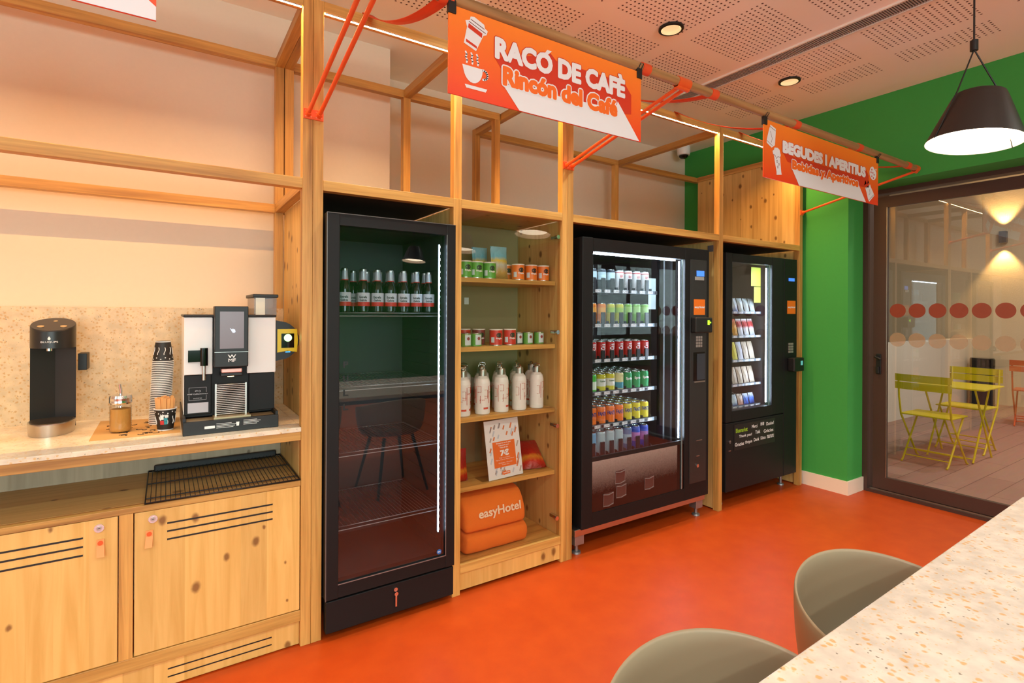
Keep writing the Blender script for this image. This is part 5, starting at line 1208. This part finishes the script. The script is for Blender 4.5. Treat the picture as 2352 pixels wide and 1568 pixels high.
# sign 2
S2_ = sign('hanging_sign', 'smaller-looking orange hanging sign reading BEGUDES I APERITIUS near the green wall', 2.527, 3.79, 2.104, 2.398)
pm = MB(); pol(pm, [(2.70, 2.261), (2.745, 2.215), (3.5, 2.19), (3.66, 2.20), (3.66, 2.27), (3.616, 2.316), (3.55, 2.25), (2.8, 2.25)], .0010); pm.build('letter_shadow', SRED, S2_)
pm = MB(); pol(pm, [(2.788, 2.182), (2.857, 2.1043), (3.622, 2.1043), (3.524, 2.204), (3.50, 2.19)], .0016); pm.build('white_shadow', SWH, S2_)
fb = rawbox('BEGUDES I APERITIUS', .012)
word(S2_, 'BEGUDES I APERITIUS', 2.70, 2.259, .912, .055, .0080, SRED, .0020, 'lettering_outline', fb)
word(S2_, 'BEGUDES I APERITIUS', 2.70, 2.259, .912, .055, .0054, SWH, .0026, 'lettering', fb)
fb = rawbox('Bebidas y Aperitivos', .012)
word(S2_, 'Bebidas y Aperitivos', 2.788, 2.172, .730, .057, .0085, SWH, .0030, 'lettering_outline', fb)
word(S2_, 'Bebidas y Aperitivos', 2.788, 2.172, .730, .057, .0040, SOR, .0036, 'lettering', fb)
ic = MB()
pol(ic, [(2.585, 2.379), (2.633, 2.366), (2.632, 2.345), (2.625, 2.280), (2.596, 2.263), (2.551, 2.281), (2.553, 2.30), (2.572, 2.352)], .0010)
sline(ic, [(2.580, 2.368), (2.630, 2.355)], .002, .0016, 2); sline(ic, [(2.553, 2.292), (2.601, 2.274)], .002, .0016, 2); sline(ic, [(2.582, 2.345), (2.600, 2.31), (2.592, 2.288)], .002, .0016, 2)
ic.build('can_icon', [SWH, SRED, SDK], S2_); ic = MB()
pol(ic, [(2.610, 2.232), (2.604, 2.248), (2.618, 2.256), (2.622, 2.268), (2.650, 2.272), (2.668, 2.264), (2.674, 2.250), (2.680, 2.238), (2.674, 2.226), (2.676, 2.20), (2.685, 2.150), (2.690, 2.138), (2.642, 2.130), (2.642, 2.146), (2.624, 2.20), (2.618, 2.228)], .0010)
sline(ic, [(2.612, 2.232), (2.628, 2.228), (2.640, 2.214), (2.652, 2.226), (2.674, 2.226)], .002, .0016, 2)
for a, b in ((2.645, 2.20), (2.662, 2.188), (2.652, 2.172)): sline(ic, [(a+.006*math.cos(k), b+.006*math.sin(k)) for k in range(7)], .0018, .0016, 2)
ic.build('beer_glass_icon', [SWH, SRED, SDK], S2_); ic = MB()
pol(ic, [(3.716+.046*math.cos(k*math.pi/10), 2.297+.042*math.sin(k*math.pi/10)) for k in range(20) if not 2 <= k <= 4], .0010)
for a, b in ((3.70, 2.318), (3.69, 2.30), (3.73, 2.29), (3.70, 2.276), (3.722, 2.268), (3.714, 2.30)): pol(ic, [(a+.006*math.cos(k*math.pi/4), b+.006*math.sin(k*math.pi/4)) for k in range(8)], .0016, 1)
pol(ic, [(3.755, 2.334), (3.765, 2.328), (3.758, 2.318), (3.748, 2.324)], .0010)
ic.build('cookie_icon', [SWH, SRED, SDK], S2_); ic = MB()
pol(ic, [(3.678, 2.222), (3.614, 2.192), (3.630, 2.170), (3.650, 2.130), (3.668, 2.113), (3.735, 2.160), (3.718, 2.180), (3.690, 2.205)], .0010)
sline(ic, [(3.670, 2.214), (3.622, 2.190)], .002, .0016, 2); sline(ic, [(3.664, 2.124), (3.726, 2.164)], .002, .0016, 2); sline(ic, [(3.672, 2.19), (3.676, 2.165), (3.662, 2.155)], .002, .0016, 2)
pol(ic, [(3.60, 2.205), (3.615, 2.240), (3.632, 2.222)], .0010); pol(ic, [(3.640, 2.222), (3.652, 2.245), (3.664, 2.228)], .0010)
ic.build('packet_icon', [SWH, SRED, SDK], S2_)
# sign 0, mostly out of frame
S0_ = sign('hanging_sign', 'white lower corner of a hanging sign at the top left edge', -.907, -.022, 2.112, 2.40)
pm = MB(); pol(pm, [(-.70, 2.19), (-.63, 2.1123), (-.0222, 2.1123), (-.0222, 2.145), (-.156, 2.25)], .0016); pm.build('white_shadow', SWH, S0_)

#SECTION_PENDANT
# ================================================================ pendant lamps over the tables
def pendant(x, y, label, zb=2.125):
    t = thing('pendant_lamp', label, 'pendant lamp', (x, y, zb), 'black pendant lamps')
    tilt = Matrix.Translation((x, y, zb)) @ Matrix.Rotation(R(7), 4, Vector((.5475, .8367, 0)))
    def tb(mb, name, m): MB().merge(mb, tilt).build(name, m, t)
    tb(MB().lathe([(.163, 0), (.092, .185), (.085, .20), (.07, .207), (0, .21)], (0, 0, 0), 40), 'shade', mat('shade_black', (38, 33, 31), .45))
    tb(MB().lathe([(.1625, .0005), (.0905, .184), (.06, .195), (0, .196)], (0, 0, 0), 40), 'shade_lining', mat('lining_white', (236, 228, 214), .6))
    tb(MB().lathe([(0, .03), (.120, .03), (.138, .033), (.13, .04), (0, .045)], (0, 0, 0), 32), 'diffuser', mat('lamp_diffuser', (255, 246, 232), .5, emit=9, ecol=(255, 236, 206)))
    zc_ = zb+.40
    MB().cyl((x, y, zc_), (x, y, CZ), .0035, 8).build('cord', BLK2, t)
    MB().cyl((x, y, zc_-.02), (x, y, zc_+.022), .014, 14).build('connector', BLK2, t)
    for s in (-1, 1):
        p = tilt @ Vector((s*.0837*.93, -s*.0547*.93, .205)); q = tilt @ Vector((s*.137, -s*.0895, -.001))
        MB().cyl((x, y, zc_-.015), p, .003, 8).cyl(p, q, .0028, 8).build('suspension_wire', CHROME if 0 else BLK2, t)
    MB().lathe([(0, 0), (.05, 0), (.05, -.02), (0, -.02)], (x, y, CZ), 24).build('ceiling_rose', BLK2, t)
    ld = bpy.data.lights.new('pendant_bulb', 'SPOT'); ld.energy = PEND_W; ld.color = (1, .88, .70); ld.spot_size = R(130); ld.spot_blend = .6; ld.shadow_soft_size = .10
    lo = bpy.data.objects.new('lamp', ld); COL.objects.link(lo); lo.parent = t; lo.location = (0, 0, .02)
pendant(2.80, .79, 'black cone pendant lamp hanging in front of the green wall at right')
pendant(2.86, -.70, 'black cone pendant lamp behind the viewer, seen only as a reflection')
pendant(2.90, -2.3, 'second black cone pendant lamp behind the viewer, farther back')
pendant(.6, -.9, 'added black cone pendant lamp behind the viewer on the left side')  # unseen lamp, added for more light from behind

# ================================================================ table and tub chairs
TB = thing('dining_table', 'long table with pale speckled top in the right foreground', 'table', (1.5, .1, 0))
TB.rotation_euler = (0, 0, R(1.4))
Mt = Matrix.Identity(4)
def tbl(mb, name, m):
    o = mb.build(name, m, TB); return o
tbl(MB().bbox(.42, 2.63, -.45, .566, .722, .750, .003), 'tabletop', TABLE)
for a, b in ((.56, .42), (.56, -.30), (2.45, .42), (2.45, -.30)): tbl(MB().bbox(a-.025, a+.025, b-.025, b+.025, 0, .722, .002), 'leg', BLK2)
tbl(MB().box(.58, 2.43, .40, .425, .67, .722).box(.58, 2.43, -.305, -.28, .67, .722), 'apron', BLK2)
TAUPE = mat('taupe_shell', (146, 130, 106), .42)
def tub_chair(x, y, rz, label):
    t = thing('tub_chair', label, 'chair', (x, y, 0), 'taupe shell chairs at the table')
    vs = []; A = 48; S = 14
    for j in range(S+1):
        s = j/S
        for i in range(A):
            a = 2*math.pi*i/A; ca, sa = math.cos(a), math.sin(a)     # sa=+1 back, -1 front
            back = max(0, (sa+1)/2)
            rimz = .658+.086*(back**1.7) if sa > -.3 else .658+.086*(.35**1.7)-.16*min(1, (-.3-sa)/.6)**1.5
            rx, ry = .278, (.209 if sa > 0 else .27)
            if s < .5:
                q = s/.5; r_ = q*.80; z = .445+.012*q*q
            else:
                q = (s-.5)/.5; r_ = .80+.20*math.sin(q*math.pi/2); z = .457+(rimz-.457)*(1-math.cos(q*math.pi/2)) if sa > -.85 else .457+(rimz-.457)*q
            vs.append((rx*r_*ca, ry*r_*sa, z))
    fs = []
    for j in range(S):
        for i in range(A): fs.append((j*A+i, j*A+(i+1) % A, (j+1)*A+(i+1) % A, (j+1)*A+i))
    mb = MB().add(vs, fs, 0, True)
    for k in range(len(mb.v)): 
        v = mb.v[k]; mb.v[k] = (v[0]+x, v[1]+y, v[2])
    sh = mb.build('shell', TAUPE, t); so = sh.modifiers.new('thick', 'SOLIDIFY'); so.thickness = .011; so.offset = 0; bv = sh.modifiers.new('sub', 'SUBSURF'); bv.levels = bv.render_levels = 1
    for sx in (-1, 1):
        for sy in (-1, 1): MB().cyl((x+sx*.12, y+sy*.12, .44), (x+sx*.21, y+sy*.21, .0), .014, 12, r1=.010).build('leg', BLK2, t)
    t.rotation_euler = (0, 0, rz)
    return t
tub_chair(1.522, .563, R(-5.4), 'taupe tub chair farther along the table, its shell fully in view')
tub_chair(.845, .542, R(-1.3), 'nearer taupe tub chair at the bottom edge, cut by the table')
